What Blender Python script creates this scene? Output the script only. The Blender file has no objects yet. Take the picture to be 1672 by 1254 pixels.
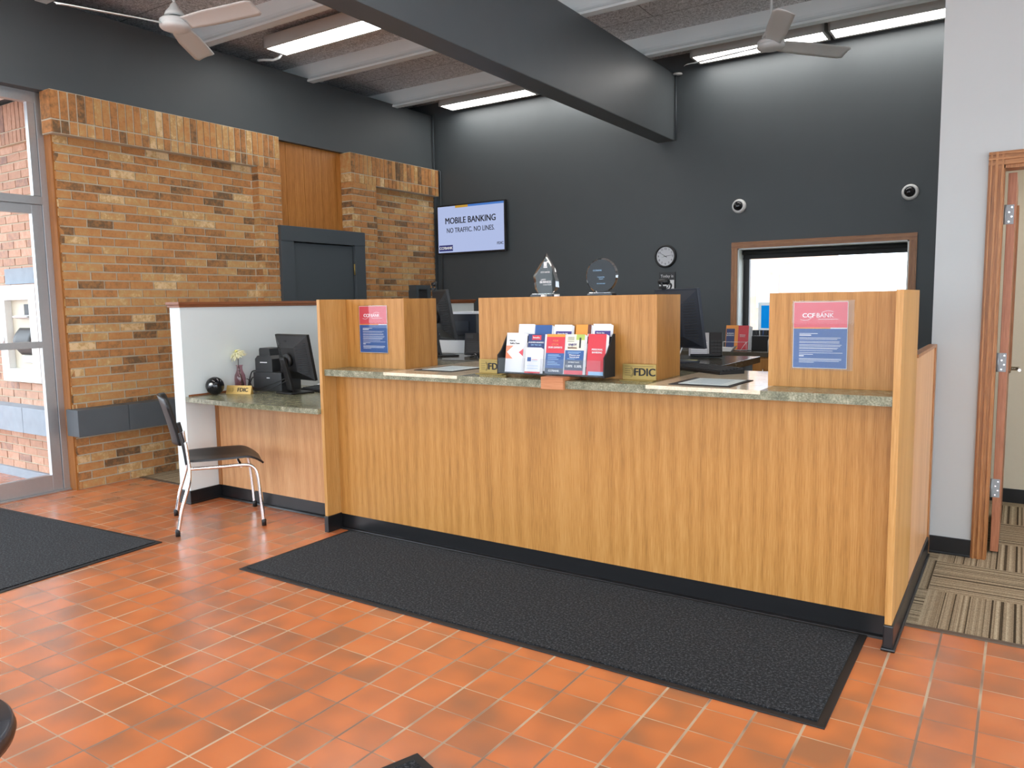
import bpy, bmesh, math, random
from mathutils import Vector, Matrix
random.seed(7)
S = bpy.context.scene
C = S.collection
PI = math.pi

# ------------------------------------------------------------------ camera
cam_d = bpy.data.cameras.new('camera'); cam = bpy.data.objects.new('camera', cam_d); C.objects.link(cam)
cam_d.sensor_fit = 'HORIZONTAL'; cam_d.sensor_width = 36.0
cam_d.lens = 1262.0 / 1672.0 * 36.0
cam_d.clip_start = 0.05; cam_d.clip_end = 200
yaw, pitch, roll = 0.5832, -0.10497, -0.0158
fwd = Vector((-math.sin(yaw) * math.cos(pitch), math.cos(yaw) * math.cos(pitch), math.sin(pitch)))
rgt = Vector((math.cos(yaw), math.sin(yaw), 0)); upv = rgt.cross(fwd)
r2 = rgt * math.cos(roll) + upv * math.sin(roll); u2 = upv * math.cos(roll) - rgt * math.sin(roll)
M = Matrix((r2, u2, -fwd)).transposed().to_4x4(); M.translation = Vector((0, 0, 1.45))
cam.matrix_world = M
S.camera = cam

# ------------------------------------------------------------------ daylight and exposure
world = bpy.data.worlds.new('world'); S.world = world; world.use_nodes = True
bgn = world.node_tree.nodes['Background']
bgn.inputs[0].default_value = (0.80, 0.90, 1.0, 1); bgn.inputs[1].default_value = 6.5
S.view_settings.view_transform = 'Standard'; S.view_settings.look = 'None'
S.view_settings.gamma = 1.0; S.view_settings.use_curve_mapping = False
S.view_settings.exposure = -0.32
LAMP = 19.0     # strength of every ceiling tube diffuser

# ------------------------------------------------------------------ materials
def new_mat(name):
    m = bpy.data.materials.new(name); m.use_nodes = True
    nt = m.node_tree; return m, nt, nt.nodes['Principled BSDF']
def N(nt, typ, **kw):
    n = nt.nodes.new(typ)
    for k, v in kw.items(): setattr(n, k, v)
    return n
def plain(name, col, rough=0.5, metal=0.0, spec=0.5, noise=0.0, nscale=60, bump=0.0, coat=0.0):
    m, nt, b = new_mat(name)
    b.inputs['Roughness'].default_value = rough; b.inputs['Metallic'].default_value = metal
    b.inputs['Specular IOR Level'].default_value = spec
    b.inputs['Coat Weight'].default_value = coat
    tc = N(nt, 'ShaderNodeTexCoord'); nz = N(nt, 'ShaderNodeTexNoise'); nz.inputs['Scale'].default_value = nscale
    nz.inputs['Detail'].default_value = 4
    nt.links.new(tc.outputs['Object'], nz.inputs['Vector'])
    mx = N(nt, 'ShaderNodeMixRGB'); mx.blend_type = 'MIX'
    a = max(noise, 0.02)
    mx.inputs[1].default_value = tuple(c * (1 - a) for c in col) + (1,)
    mx.inputs[2].default_value = tuple(min(1, c * (1 + a)) for c in col) + (1,)
    nt.links.new(nz.outputs['Fac'], mx.inputs[0]); nt.links.new(mx.outputs[0], b.inputs['Base Color'])
    if bump:
        bp = N(nt, 'ShaderNodeBump'); bp.inputs['Strength'].default_value = bump; bp.inputs['Distance'].default_value = 0.002
        nt.links.new(nz.outputs['Fac'], bp.inputs['Height']); nt.links.new(bp.outputs[0], b.inputs['Normal'])
    return m
def emit(name, col, s):
    m, nt, b = new_mat(name)
    b.inputs['Base Color'].default_value = (0.02, 0.02, 0.02, 1)
    b.inputs['Emission Color'].default_value = tuple(col) + (1,); b.inputs['Emission Strength'].default_value = s
    b.inputs['Roughness'].default_value = 0.25
    return m
def ramp(nt, stops, interp='LINEAR'):
    r = N(nt, 'ShaderNodeValToRGB'); cr = r.color_ramp; cr.interpolation = interp
    while len(cr.elements) < len(stops): cr.elements.new(0.5)
    for e, (p, c) in zip(cr.elements, stops): e.position = p; e.color = tuple(c) + (1,)
    return r
def wood(name, dark, mid, light, axis='Z', rough=0.38, sc=1.0, spec=0.4, cath=0.5):
    """oak laminate: fine pores and long cathedral figure running along the axis"""
    m, nt, b = new_mat(name)
    tc = N(nt, 'ShaderNodeTexCoord')
    def mp(s_across, s_along):
        q = N(nt, 'ShaderNodeMapping')
        v = [s_across] * 3; v['XYZ'.index(axis)] = s_along
        q.inputs['Scale'].default_value = v
        nt.links.new(tc.outputs['Object'], q.inputs['Vector']); return q
    f = N(nt, 'ShaderNodeTexNoise'); f.inputs['Scale'].default_value = 1; f.inputs['Detail'].default_value = 5; f.inputs['Roughness'].default_value = 0.65
    nt.links.new(mp(210 * sc, 7 * sc).outputs[0], f.inputs['Vector'])
    w = N(nt, 'ShaderNodeTexWave'); w.wave_type = 'RINGS'; w.rings_direction = 'SPHERICAL' if False else axis
    w.inputs['Scale'].default_value = 1.0; w.inputs['Distortion'].default_value = 11; w.inputs['Detail'].default_value = 3; w.inputs['Detail Scale'].default_value = 0.45
    q = mp(5.5 * sc, 0.55 * sc); q.inputs['Rotation'].default_value = (0.02, 0.03, 0.01); nt.links.new(q.outputs[0], w.inputs['Vector'])
    g = N(nt, 'ShaderNodeTexNoise'); g.inputs['Scale'].default_value = 1; g.inputs['Detail'].default_value = 3
    nt.links.new(mp(9 * sc, 0.8 * sc).outputs[0], g.inputs['Vector'])
    a = N(nt, 'ShaderNodeMath', operation='MULTIPLY'); a.inputs[1].default_value = 0.72; nt.links.new(f.outputs['Fac'], a.inputs[0])
    c = N(nt, 'ShaderNodeMath', operation='MULTIPLY_ADD'); c.inputs[1].default_value = 0.11 * cath * 2
    nt.links.new(w.outputs['Fac'], c.inputs[0]); nt.links.new(a.outputs[0], c.inputs[2])
    d = N(nt, 'ShaderNodeMath', operation='MULTIPLY_ADD'); d.inputs[1].default_value = 0.20
    nt.links.new(g.outputs['Fac'], d.inputs[0]); nt.links.new(c.outputs[0], d.inputs[2])
    r = ramp(nt, [(0.30, dark), (0.50, mid), (0.68, light)])
    nt.links.new(d.outputs[0], r.inputs[0]); nt.links.new(r.outputs[0], b.inputs['Base Color'])
    b.inputs['Roughness'].default_value = rough; b.inputs['Specular IOR Level'].default_value = spec
    return m
def stone(name, cols, scale, rough=0.25, spec=0.5):
    m, nt, b = new_mat(name)
    tc = N(nt, 'ShaderNodeTexCoord')
    n1 = N(nt, 'ShaderNodeTexNoise'); n1.inputs['Scale'].default_value = scale; n1.inputs['Detail'].default_value = 6; n1.inputs['Roughness'].default_value = 0.7
    n2 = N(nt, 'ShaderNodeTexNoise'); n2.inputs['Scale'].default_value = scale * 0.18; n2.inputs['Detail'].default_value = 2
    nt.links.new(tc.outputs['Object'], n1.inputs['Vector']); nt.links.new(tc.outputs['Object'], n2.inputs['Vector'])
    a = N(nt, 'ShaderNodeMath', operation='MULTIPLY_ADD'); a.inputs[1].default_value = 0.35; nt.links.new(n2.outputs['Fac'], a.inputs[0])
    b2 = N(nt, 'ShaderNodeMath', operation='MULTIPLY'); b2.inputs[1].default_value = 0.65; nt.links.new(n1.outputs['Fac'], b2.inputs[0]); nt.links.new(b2.outputs[0], a.inputs[2])
    k = len(cols); r = ramp(nt, [(0.36 + 0.28 * i / (k - 1), c) for i, c in enumerate(cols)])
    nt.links.new(a.outputs[0], r.inputs[0]); nt.links.new(r.outputs[0], b.inputs['Base Color'])
    b.inputs['Roughness'].default_value = rough; b.inputs['Specular IOR Level'].default_value = spec
    return m
def srgb(r, g, b):
    f = lambda c: (c / 255 / 12.92) if c / 255 <= 0.04045 else ((c / 255 + 0.055) / 1.055) ** 2.4
    return (f(r), f(g), f(b))

M_ = {}
M_['oak'] = wood('oak_laminate', srgb(146, 98, 44), srgb(180, 126, 62), srgb(196, 144, 80))
M_['oak_edge'] = wood('oak_edge', srgb(160, 112, 56), srgb(188, 138, 76), srgb(202, 154, 94))
M_['oak_panel'] = wood('oak_desk_panel', srgb(176, 124, 80), srgb(204, 152, 104), srgb(216, 168, 122))
M_['trim_wood'] = wood('stained_oak_trim', srgb(118, 72, 36), srgb(158, 104, 58), srgb(186, 132, 84), rough=0.35, sc=1.3, cath=0.35)
M_['trim_wood_x'] = wood('stained_oak_trim_x', srgb(118, 72, 36), srgb(158, 104, 58), srgb(186, 132, 84), axis='X', rough=0.35, sc=1.3, cath=0.35)
M_['trim_wood_y'] = wood('stained_oak_trim_y', srgb(96, 54, 32), srgb(138, 82, 50), srgb(160, 100, 64), axis='Y', rough=0.35, sc=1.3, cath=0.35)
M_['cedar'] = wood('cedar_boards', srgb(138, 84, 32), srgb(174, 112, 50), srgb(198, 138, 72), rough=0.4, cath=0.25)
M_['jamb'] = wood('jamb_boards', srgb(122, 72, 24), srgb(160, 100, 40), srgb(174, 114, 52), rough=0.4, cath=0.25)
M_['door_wood'] = wood('door_veneer', srgb(138, 84, 56), srgb(170, 110, 78), srgb(186, 128, 94), rough=0.35, cath=0.2)
M_['block_wood'] = wood('sign_block_wood', srgb(150, 90, 50), srgb(188, 122, 78), srgb(204, 142, 98), axis='X')
M_['graywall'] = plain('slate_paint', (0.062, 0.072, 0.078), 0.55, noise=0.05, nscale=5)
M_['graydoor'] = plain('slate_gloss_paint', (0.062, 0.074, 0.082), 0.4, noise=0.04, nscale=5)
M_['graybeam'] = plain('slate_beam_paint', (0.085, 0.096, 0.102), 0.45, noise=0.05, nscale=6)
M_['white'] = plain('white_paint', (0.44, 0.455, 0.45), 0.6, noise=0.03, nscale=4, bump=0.05)
M_['brightwhite'] = plain('bright_white_paint', (0.76, 0.81, 0.80), 0.6, noise=0.03, nscale=4)
M_['cream'] = plain('cream_paint', (0.78, 0.70, 0.54), 0.6)
M_['vinyl'] = plain('black_vinyl_base', (0.008, 0.008, 0.009), 0.32)
M_['joist'] = plain('ceiling_joist_paint', (0.78, 0.85, 0.86), 0.6, noise=0.05, nscale=3)
M_['alu'] = plain('satin_aluminium', (0.50, 0.51, 0.52), 0.38, metal=0.85, noise=0.05)
M_['chrome'] = plain('chrome', (0.80, 0.80, 0.80), 0.12, metal=1.0)
M_['hinge'] = plain('hinge_steel', (0.30, 0.32, 0.33), 0.5, metal=0.4)
M_['black'] = plain('black_plastic', (0.012, 0.012, 0.013), 0.42)
M_['blackgloss'] = plain('glossy_black_plastic', (0.008, 0.008, 0.010), 0.12)
M_['blackmatte'] = plain('matt_black', (0.010, 0.010, 0.010), 0.7)
M_['charcoal'] = plain('charcoal_plastic', (0.030, 0.032, 0.034), 0.45)
M_['bluemon'] = plain('dark_blue_grey_plastic', (0.030, 0.036, 0.050), 0.4)
M_['paper'] = plain('white_paper', (0.80, 0.81, 0.82), 0.7)
M_['whiteplastic'] = plain('white_plastic', (0.78, 0.78, 0.76), 0.35)
M_['fanwhite'] = plain('fan_white_enamel', (0.72, 0.76, 0.76), 0.35)
M_['housing'] = plain('lamp_housing_white', (0.50, 0.50, 0.48), 0.5)
M_['brass'] = plain('satin_brass', srgb(158, 134, 76), 0.38, metal=0.6, noise=0.05)
M_['gold'] = plain('gold_plate', srgb(214, 178, 106), 0.4, metal=0.35, noise=0.05)
M_['ink'] = plain('black_ink', (0.010, 0.010, 0.012), 0.6)
M_['navyink'] = plain('navy_ink', srgb(24, 34, 84), 0.5)
M_['red'] = plain('red_print', srgb(206, 44, 58), 0.35)
M_['crimson'] = plain('crimson_print', srgb(214, 66, 80), 0.3)  # lighter, pinker red print
M_['blue'] = plain('blue_print', srgb(34, 82, 146), 0.3)
M_['navy'] = plain('navy_print', srgb(28, 48, 104), 0.35)
M_['slateprint'] = plain('slate_print', srgb(60, 72, 96), 0.35)
M_['purple'] = plain('purple_print', srgb(66, 52, 128), 0.4)
M_['orange'] = plain('orange_print', srgb(238, 150, 52), 0.4)
M_['coral'] = plain('coral_print', srgb(240, 140, 104), 0.45)
M_['brownp'] = plain('brown_print', srgb(104, 50, 34), 0.45)
M_['green'] = plain('leaf_green_print', srgb(170, 190, 90), 0.45)
M_['creamp'] = plain('cream_print', srgb(236, 232, 206), 0.45)
M_['cyan'] = plain('cyan_print', srgb(0, 160, 226), 0.4)
M_['yellow'] = plain('yellow_note', srgb(214, 210, 140), 0.7)
M_['lightblue'] = plain('pale_blue_print', srgb(150, 190, 225), 0.4)
M_['graypaint'] = plain('exterior_grey_block', (0.30, 0.35, 0.40), 0.8, noise=0.15, nscale=12)
M_['ledge'] = plain('painted_ledge', (0.075, 0.088, 0.098), 0.6, noise=0.1, nscale=10)
M_['mortar'] = plain('mortar', srgb(192, 182, 160), 0.9, noise=0.15, nscale=80, bump=0.3)
M_['petal'] = plain('petal', srgb(244, 240, 200), 0.6)
M_['stem'] = plain('stem', (0.05, 0.04, 0.03), 0.6)
M_['rubber'] = plain('rubber', (0.010, 0.010, 0.010), 0.6)
M_['stonetop'] = stone('green_granite', [srgb(78, 82, 64), srgb(112, 112, 88), srgb(140, 138, 112), srgb(176, 172, 146)], 130, 0.22)
M_['slab'] = stone('beige_quartz', [srgb(206, 188, 158), srgb(228, 212, 184), srgb(238, 226, 202)], 120, 0.08, 0.6)
M_['desktop2'] = stone('dark_worktop', [srgb(70, 66, 56), srgb(98, 94, 82)], 100, 0.18)
M_['lamp'] = emit('lit_diffuser', (1.0, 0.97, 0.93), LAMP)

def glass(name, tint=(1, 1, 1), refl=1.0):
    m = bpy.data.materials.new(name); m.use_nodes = True; nt = m.node_tree
    for n in list(nt.nodes): nt.nodes.remove(n)
    o = N(nt, 'ShaderNodeOutputMaterial'); mx = N(nt, 'ShaderNodeMixShader')
    t = N(nt, 'ShaderNodeBsdfTransparent'); t.inputs[0].default_value = tuple(tint) + (1,)
    g = N(nt, 'ShaderNodeBsdfGlossy'); g.inputs['Roughness'].default_value = 0.02
    f = N(nt, 'ShaderNodeFresnel'); f.inputs['IOR'].default_value = 1.45
    k = N(nt, 'ShaderNodeMath', operation='MULTIPLY'); k.inputs[1].default_value = refl
    ge = N(nt, 'ShaderNodeNewGeometry'); iv = N(nt, 'ShaderNodeMath', operation='SUBTRACT'); iv.inputs[0].default_value = 1; iv.use_clamp = True
    kk = N(nt, 'ShaderNodeMath', operation='MULTIPLY'); kk.use_clamp = True
    nt.links.new(ge.outputs['Backfacing'], iv.inputs[1]); nt.links.new(f.outputs[0], k.inputs[0]); nt.links.new(k.outputs[0], kk.inputs[0]); nt.links.new(iv.outputs[0], kk.inputs[1]); nt.links.new(kk.outputs[0], mx.inputs[0])
    nt.links.new(t.outputs[0], mx.inputs[1]); nt.links.new(g.outputs[0], mx.inputs[2]); nt.links.new(mx.outputs[0], o.inputs[0])
    return m
M_['glass'] = glass('window_glass')
M_['acrylic'] = glass('clear_acrylic', (0.95, 0.96, 0.97), 1.3)
M_['crystal'] = glass('award_crystal', (0.80, 0.87, 0.86), 1.2)
M_['crystaldark'] = glass('dark_award_crystal', (0.34, 0.37, 0.42), 0.7)
M_['crystalfacet'] = glass('award_bevel', (0.90, 0.90, 0.88), 7.0)
M_['pinkglass'] = glass('pink_vase_glass', (0.93, 0.78, 0.82), 2.0)

def translucent(name, col):
    m = bpy.data.materials.new(name); m.use_nodes = True; nt = m.node_tree
    for n in list(nt.nodes): nt.nodes.remove(n)
    o = N(nt, 'ShaderNodeOutputMaterial'); mx = N(nt, 'ShaderNodeMixShader'); mx.inputs[0].default_value = 0.45
    d = N(nt, 'ShaderNodeBsdfDiffuse'); d.inputs[0].default_value = tuple(col) + (1,); t = N(nt, 'ShaderNodeBsdfTranslucent'); t.inputs[0].default_value = tuple(col) + (1,)
    nt.links.new(d.outputs[0], mx.inputs[1]); nt.links.new(t.outputs[0], mx.inputs[2]); nt.links.new(mx.outputs[0], o.inputs[0]); return m
M_['sheet_backlit'] = translucent('backlit_paper', (0.8, 0.82, 0.82)); M_['cyan_backlit'] = translucent('backlit_cyan', (0.02, 0.45, 0.80))
def floor_tiles():
    m, nt, b = new_mat('quarry_tiles')
    tc = N(nt, 'ShaderNodeTexCoord'); sp = N(nt, 'ShaderNodeSeparateXYZ'); nt.links.new(tc.outputs['Object'], sp.inputs[0])
    def cell(out, ph, pitch, gw):
        a = N(nt, 'ShaderNodeMath', operation='SUBTRACT'); a.inputs[1].default_value = ph; nt.links.new(out, a.inputs[0])
        d = N(nt, 'ShaderNodeMath', operation='DIVIDE'); d.inputs[1].default_value = pitch; nt.links.new(a.outputs[0], d.inputs[0])
        fl = N(nt, 'ShaderNodeMath', operation='ROUND'); nt.links.new(d.outputs[0], fl.inputs[0])
        e = N(nt, 'ShaderNodeMath', operation='SUBTRACT'); nt.links.new(d.outputs[0], e.inputs[0]); nt.links.new(fl.outputs[0], e.inputs[1])
        ab = N(nt, 'ShaderNodeMath', operation='ABSOLUTE'); nt.links.new(e.outputs[0], ab.inputs[0])
        g = N(nt, 'ShaderNodeMapRange'); g.inputs['From Min'].default_value = gw / 2 / pitch * 0.75; g.inputs['From Max'].default_value = gw / 2 / pitch * 1.25
        g.inputs['To Min'].default_value = 1; g.inputs['To Max'].default_value = 0; nt.links.new(ab.outputs[0], g.inputs['Value'])
        flo = N(nt, 'ShaderNodeMath', operation='FLOOR'); nt.links.new(d.outputs[0], flo.inputs[0])
        return g.outputs[0], flo.outputs[0]
    gx, ix = cell(sp.outputs[0], -0.394, 0.1642, 0.0085)
    gy, iy = cell(sp.outputs[1], 2.554, 0.166, 0.0038)
    gm = N(nt, 'ShaderNodeMath', operation='MAXIMUM'); nt.links.new(gx, gm.inputs[0]); nt.links.new(gy, gm.inputs[1])
    cb = N(nt, 'ShaderNodeCombineXYZ'); nt.links.new(ix, cb.inputs[0]); nt.links.new(iy, cb.inputs[1])
    wn = N(nt, 'ShaderNodeTexWhiteNoise'); wn.noise_dimensions = '3D'; nt.links.new(cb.outputs[0], wn.inputs['Vector'])
    nz = N(nt, 'ShaderNodeTexNoise'); nz.inputs['Scale'].default_value = 4.6; nz.inputs['Detail'].default_value = 1
    off = N(nt, 'ShaderNodeVectorMath', operation='MULTIPLY_ADD'); off.inputs[1].default_value = (3.0, 3.0, 3.0)
    nt.links.new(wn.outputs['Color'], off.inputs[0]); nt.links.new(tc.outputs['Object'], off.inputs[2]); nt.links.new(off.outputs[0], nz.inputs['Vector'])
    ad = N(nt, 'ShaderNodeMath', operation='MULTIPLY_ADD'); ad.inputs[1].default_value = 0.14; nt.links.new(wn.outputs['Value'], ad.inputs[0]); nt.links.new(nz.outputs['Fac'], ad.inputs[2])
    r = ramp(nt, [(0.34, srgb(160, 104, 72)), (0.50, srgb(184, 110, 68)), (0.68, srgb(206, 118, 68)), (0.85, srgb(210, 124, 74))])
    nt.links.new(ad.outputs[0], r.inputs[0])
    gn = N(nt, 'ShaderNodeTexNoise'); gn.inputs['Scale'].default_value = 3.0; gn.inputs['Detail'].default_value = 3; nt.links.new(tc.outputs['Object'], gn.inputs['Vector'])
    gr = ramp(nt, [(0.42, srgb(130, 104, 84)), (0.58, srgb(190, 168, 138))]); nt.links.new(gn.outputs['Fac'], gr.inputs[0])
    mx = N(nt, 'ShaderNodeMixRGB'); nt.links.new(gm.outputs[0], mx.inputs[0]); nt.links.new(r.outputs[0], mx.inputs[1]); nt.links.new(gr.outputs[0], mx.inputs[2])
    nt.links.new(mx.outputs[0], b.inputs['Base Color'])
    rr = N(nt, 'ShaderNodeMapRange'); rr.inputs['To Min'].default_value = 0.27; rr.inputs['To Max'].default_value = 0.8; nt.links.new(gm.outputs[0], rr.inputs['Value']); nt.links.new(rr.outputs[0], b.inputs['Roughness'])
    b.inputs['Specular IOR Level'].default_value = 0.8
    b.inputs['Coat Weight'].default_value = 0.4; b.inputs['Coat Roughness'].default_value = 0.24
    return m
M_['tiles'] = floor_tiles()

def carpet_tiles():
    m, nt, b = new_mat('carpet_tiles')
    tc = N(nt, 'ShaderNodeTexCoord'); mp = N(nt, 'ShaderNodeMapping'); mp.inputs['Location'].default_value = (0.33, -3.72, 0)
    nt.links.new(tc.outputs['Object'], mp.inputs['Vector'])
    ck = N(nt, 'ShaderNodeTexChecker'); ck.inputs['Scale'].default_value = 2.0
    ck.inputs['Color1'].default_value = (1, 1, 1, 1); ck.inputs['Color2'].default_value = (0, 0, 0, 1)
    nt.links.new(mp.outputs[0], ck.inputs['Vector'])
    sp = N(nt, 'ShaderNodeSeparateXYZ'); nt.links.new(mp.outputs[0], sp.inputs[0])
    mv = N(nt, 'ShaderNodeMix'); mv.data_type = 'FLOAT'
    nt.links.new(ck.outputs['Color'], mv.inputs[0]); nt.links.new(sp.outputs[0], mv.inputs[2]); nt.links.new(sp.outputs[1], mv.inputs[3])
    n1 = N(nt, 'ShaderNodeTexNoise'); n1.noise_dimensions = '1D'; n1.inputs['Scale'].default_value = 46; n1.inputs['Detail'].default_value = 2.5; n1.inputs['Roughness'].default_value = 0.75
    nt.links.new(mv.outputs[0], n1.inputs['W'])
    r = ramp(nt, [(0.34, srgb(66, 56, 42)), (0.42, srgb(140, 124, 100)), (0.55, srgb(170, 154, 128)), (0.72, srgb(190, 176, 148))]); nt.links.new(n1.outputs['Fac'], r.inputs[0])
    n2 = N(nt, 'ShaderNodeTexNoise'); n2.inputs['Scale'].default_value = 220; nt.links.new(tc.outputs['Object'], n2.inputs['Vector'])
    mx = N(nt, 'ShaderNodeMixRGB'); mx.blend_type = 'MULTIPLY'; mx.inputs[0].default_value = 0.7
    r2 = ramp(nt, [(0.35, (0.55, 0.55, 0.55)), (0.65, (1.15, 1.15, 1.15))]); nt.links.new(n2.outputs['Fac'], r2.inputs[0])
    nt.links.new(r.outputs[0], mx.inputs[1]); nt.links.new(r2.outputs[0], mx.inputs[2]); nt.links.new(mx.outputs[0], b.inputs['Base Color'])
    b.inputs['Roughness'].default_value = 0.95; b.inputs['Specular IOR Level'].default_value = 0.1
    return m
M_['carpet'] = carpet_tiles()

def mat_pile():
    m, nt, b = new_mat('mat_pile')
    tc = N(nt, 'ShaderNodeTexCoord')
    n2 = N(nt, 'ShaderNodeTexNoise'); n2.inputs['Scale'].default_value = 95; n2.inputs['Detail'].default_value = 3; n2.inputs['Roughness'].default_value = 0.8
    nt.links.new(tc.outputs['Object'], n2.inputs['Vector'])
    r = ramp(nt, [(0.40, (0.003, 0.0035, 0.004)), (0.52, (0.011, 0.012, 0.014)), (0.62, (0.060, 0.064, 0.070))]); nt.links.new(n2.outputs['Fac'], r.inputs[0])
    nt.links.new(r.outputs[0], b.inputs['Base Color'])
    bp = N(nt, 'ShaderNodeBump'); bp.inputs['Distance'].default_value = 0.004; bp.inputs['Strength'].default_value = 0.7
    nt.links.new(n2.outputs['Fac'], bp.inputs['Height']); nt.links.new(bp.outputs[0], b.inputs['Normal'])
    b.inputs['Roughness'].default_value = 0.95; b.inputs['Specular IOR Level'].default_value = 0.15
    b.inputs['Sheen Weight'].default_value = 0.06; b.inputs['Sheen Roughness'].default_value = 0.5
    return m
M_['pile'] = mat_pile()

def ceiling_mat():
    m, nt, b = new_mat('wood_fibre_deck')
    tc = N(nt, 'ShaderNodeTexCoord')
    n2 = N(nt, 'ShaderNodeTexNoise'); n2.inputs['Scale'].default_value = 42; n2.inputs['Detail'].default_value = 4; n2.inputs['Roughness'].default_value = 0.8; n2.inputs['Distortion'].default_value = 1.5
    nt.links.new(tc.outputs['Object'], n2.inputs['Vector'])
    r = ramp(nt, [(0.38, (0.28, 0.29, 0.30)), (0.60, (0.88, 0.90, 0.92))]); nt.links.new(n2.outputs['Fac'], r.inputs[0])
    br = N(nt, 'ShaderNodeTexBrick'); br.inputs['Scale'].default_value = 1; br.inputs['Mortar Size'].default_value = 0.004; br.inputs['Brick Width'].default_value = 2.4; br.inputs['Row Height'].default_value = 0.66
    br.inputs['Color1'].default_value = (1, 1, 1, 1); br.inputs['Color2'].default_value = (1, 1, 1, 1); br.inputs['Mortar'].default_value = (0.35, 0.35, 0.35, 1)
    mp = N(nt, 'ShaderNodeMapping'); mp.inputs['Location'].default_value = (0.45, -0.08, 0)
    nt.links.new(tc.outputs['Object'], mp.inputs['Vector']); nt.links.new(mp.outputs[0], br.inputs['Vector'])
    mx = N(nt, 'ShaderNodeMixRGB'); mx.blend_type = 'MULTIPLY'; mx.inputs[0].default_value = 1
    nt.links.new(r.outputs[0], mx.inputs[1]); nt.links.new(br.outputs['Color'], mx.inputs[2]); nt.links.new(mx.outputs[0], b.inputs['Base Color'])
    bp = N(nt, 'ShaderNodeBump'); bp.inputs['Distance'].default_value = 0.004; bp.inputs['Strength'].default_value = 0.6
    nt.links.new(n2.outputs['Fac'], bp.inputs['Height']); nt.links.new(bp.outputs[0], b.inputs['Normal'])
    b.inputs['Roughness'].default_value = 0.9
    return m
M_['deck'] = ceiling_mat()

def brick_mat(name, cols, amt=1.5):
    """each brick carries its own tone (attribute 'tone'); fired-clay streaks on top"""
    m, nt, b = new_mat(name)
    at = N(nt, 'ShaderNodeAttribute'); at.attribute_name = 'tone'
    tc = N(nt, 'ShaderNodeTexCoord'); nz = N(nt, 'ShaderNodeTexNoise'); nz.inputs['Scale'].default_value = 22; nz.inputs['Detail'].default_value = 5; nz.inputs['Roughness'].default_value = 0.7
    nt.links.new(tc.outputs['Object'], nz.inputs['Vector'])
    sb = N(nt, 'ShaderNodeMath', operation='SUBTRACT'); sb.inputs[1].default_value = 0.5; nt.links.new(nz.outputs['Fac'], sb.inputs[0])
    ad = N(nt, 'ShaderNodeMath', operation='MULTIPLY_ADD'); ad.inputs[1].default_value = 0.9 * amt
    nt.links.new(sb.outputs[0], ad.inputs[0]); nt.links.new(at.outputs['Fac'], ad.inputs[2])
    k = len(cols); r = ramp(nt, [(i / (k - 1), c) for i, c in enumerate(cols)]); nt.links.new(ad.outputs[0], r.inputs[0])
    nt.links.new(r.outputs[0], b.inputs['Base Color']); b.inputs['Roughness'].default_value = 0.85
    bp = N(nt, 'ShaderNodeBump'); bp.inputs['Distance'].default_value = 0.006; bp.inputs['Strength'].default_value = 0.6
    nt.links.new(nz.outputs['Fac'], bp.inputs['Height']); nt.links.new(bp.outputs[0], b.inputs['Normal'])
    return m
M_['brick'] = brick_mat('clay_brick', [srgb(104, 80, 54), srgb(150, 106, 64), srgb(180, 122, 70), srgb(186, 134, 80), srgb(188, 150, 96), srgb(220, 188, 142)])
M_['brickout'] = brick_mat('clay_brick_outside', [srgb(150, 122, 112), srgb(184, 146, 124), srgb(194, 152, 128), srgb(208, 172, 150)])

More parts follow.
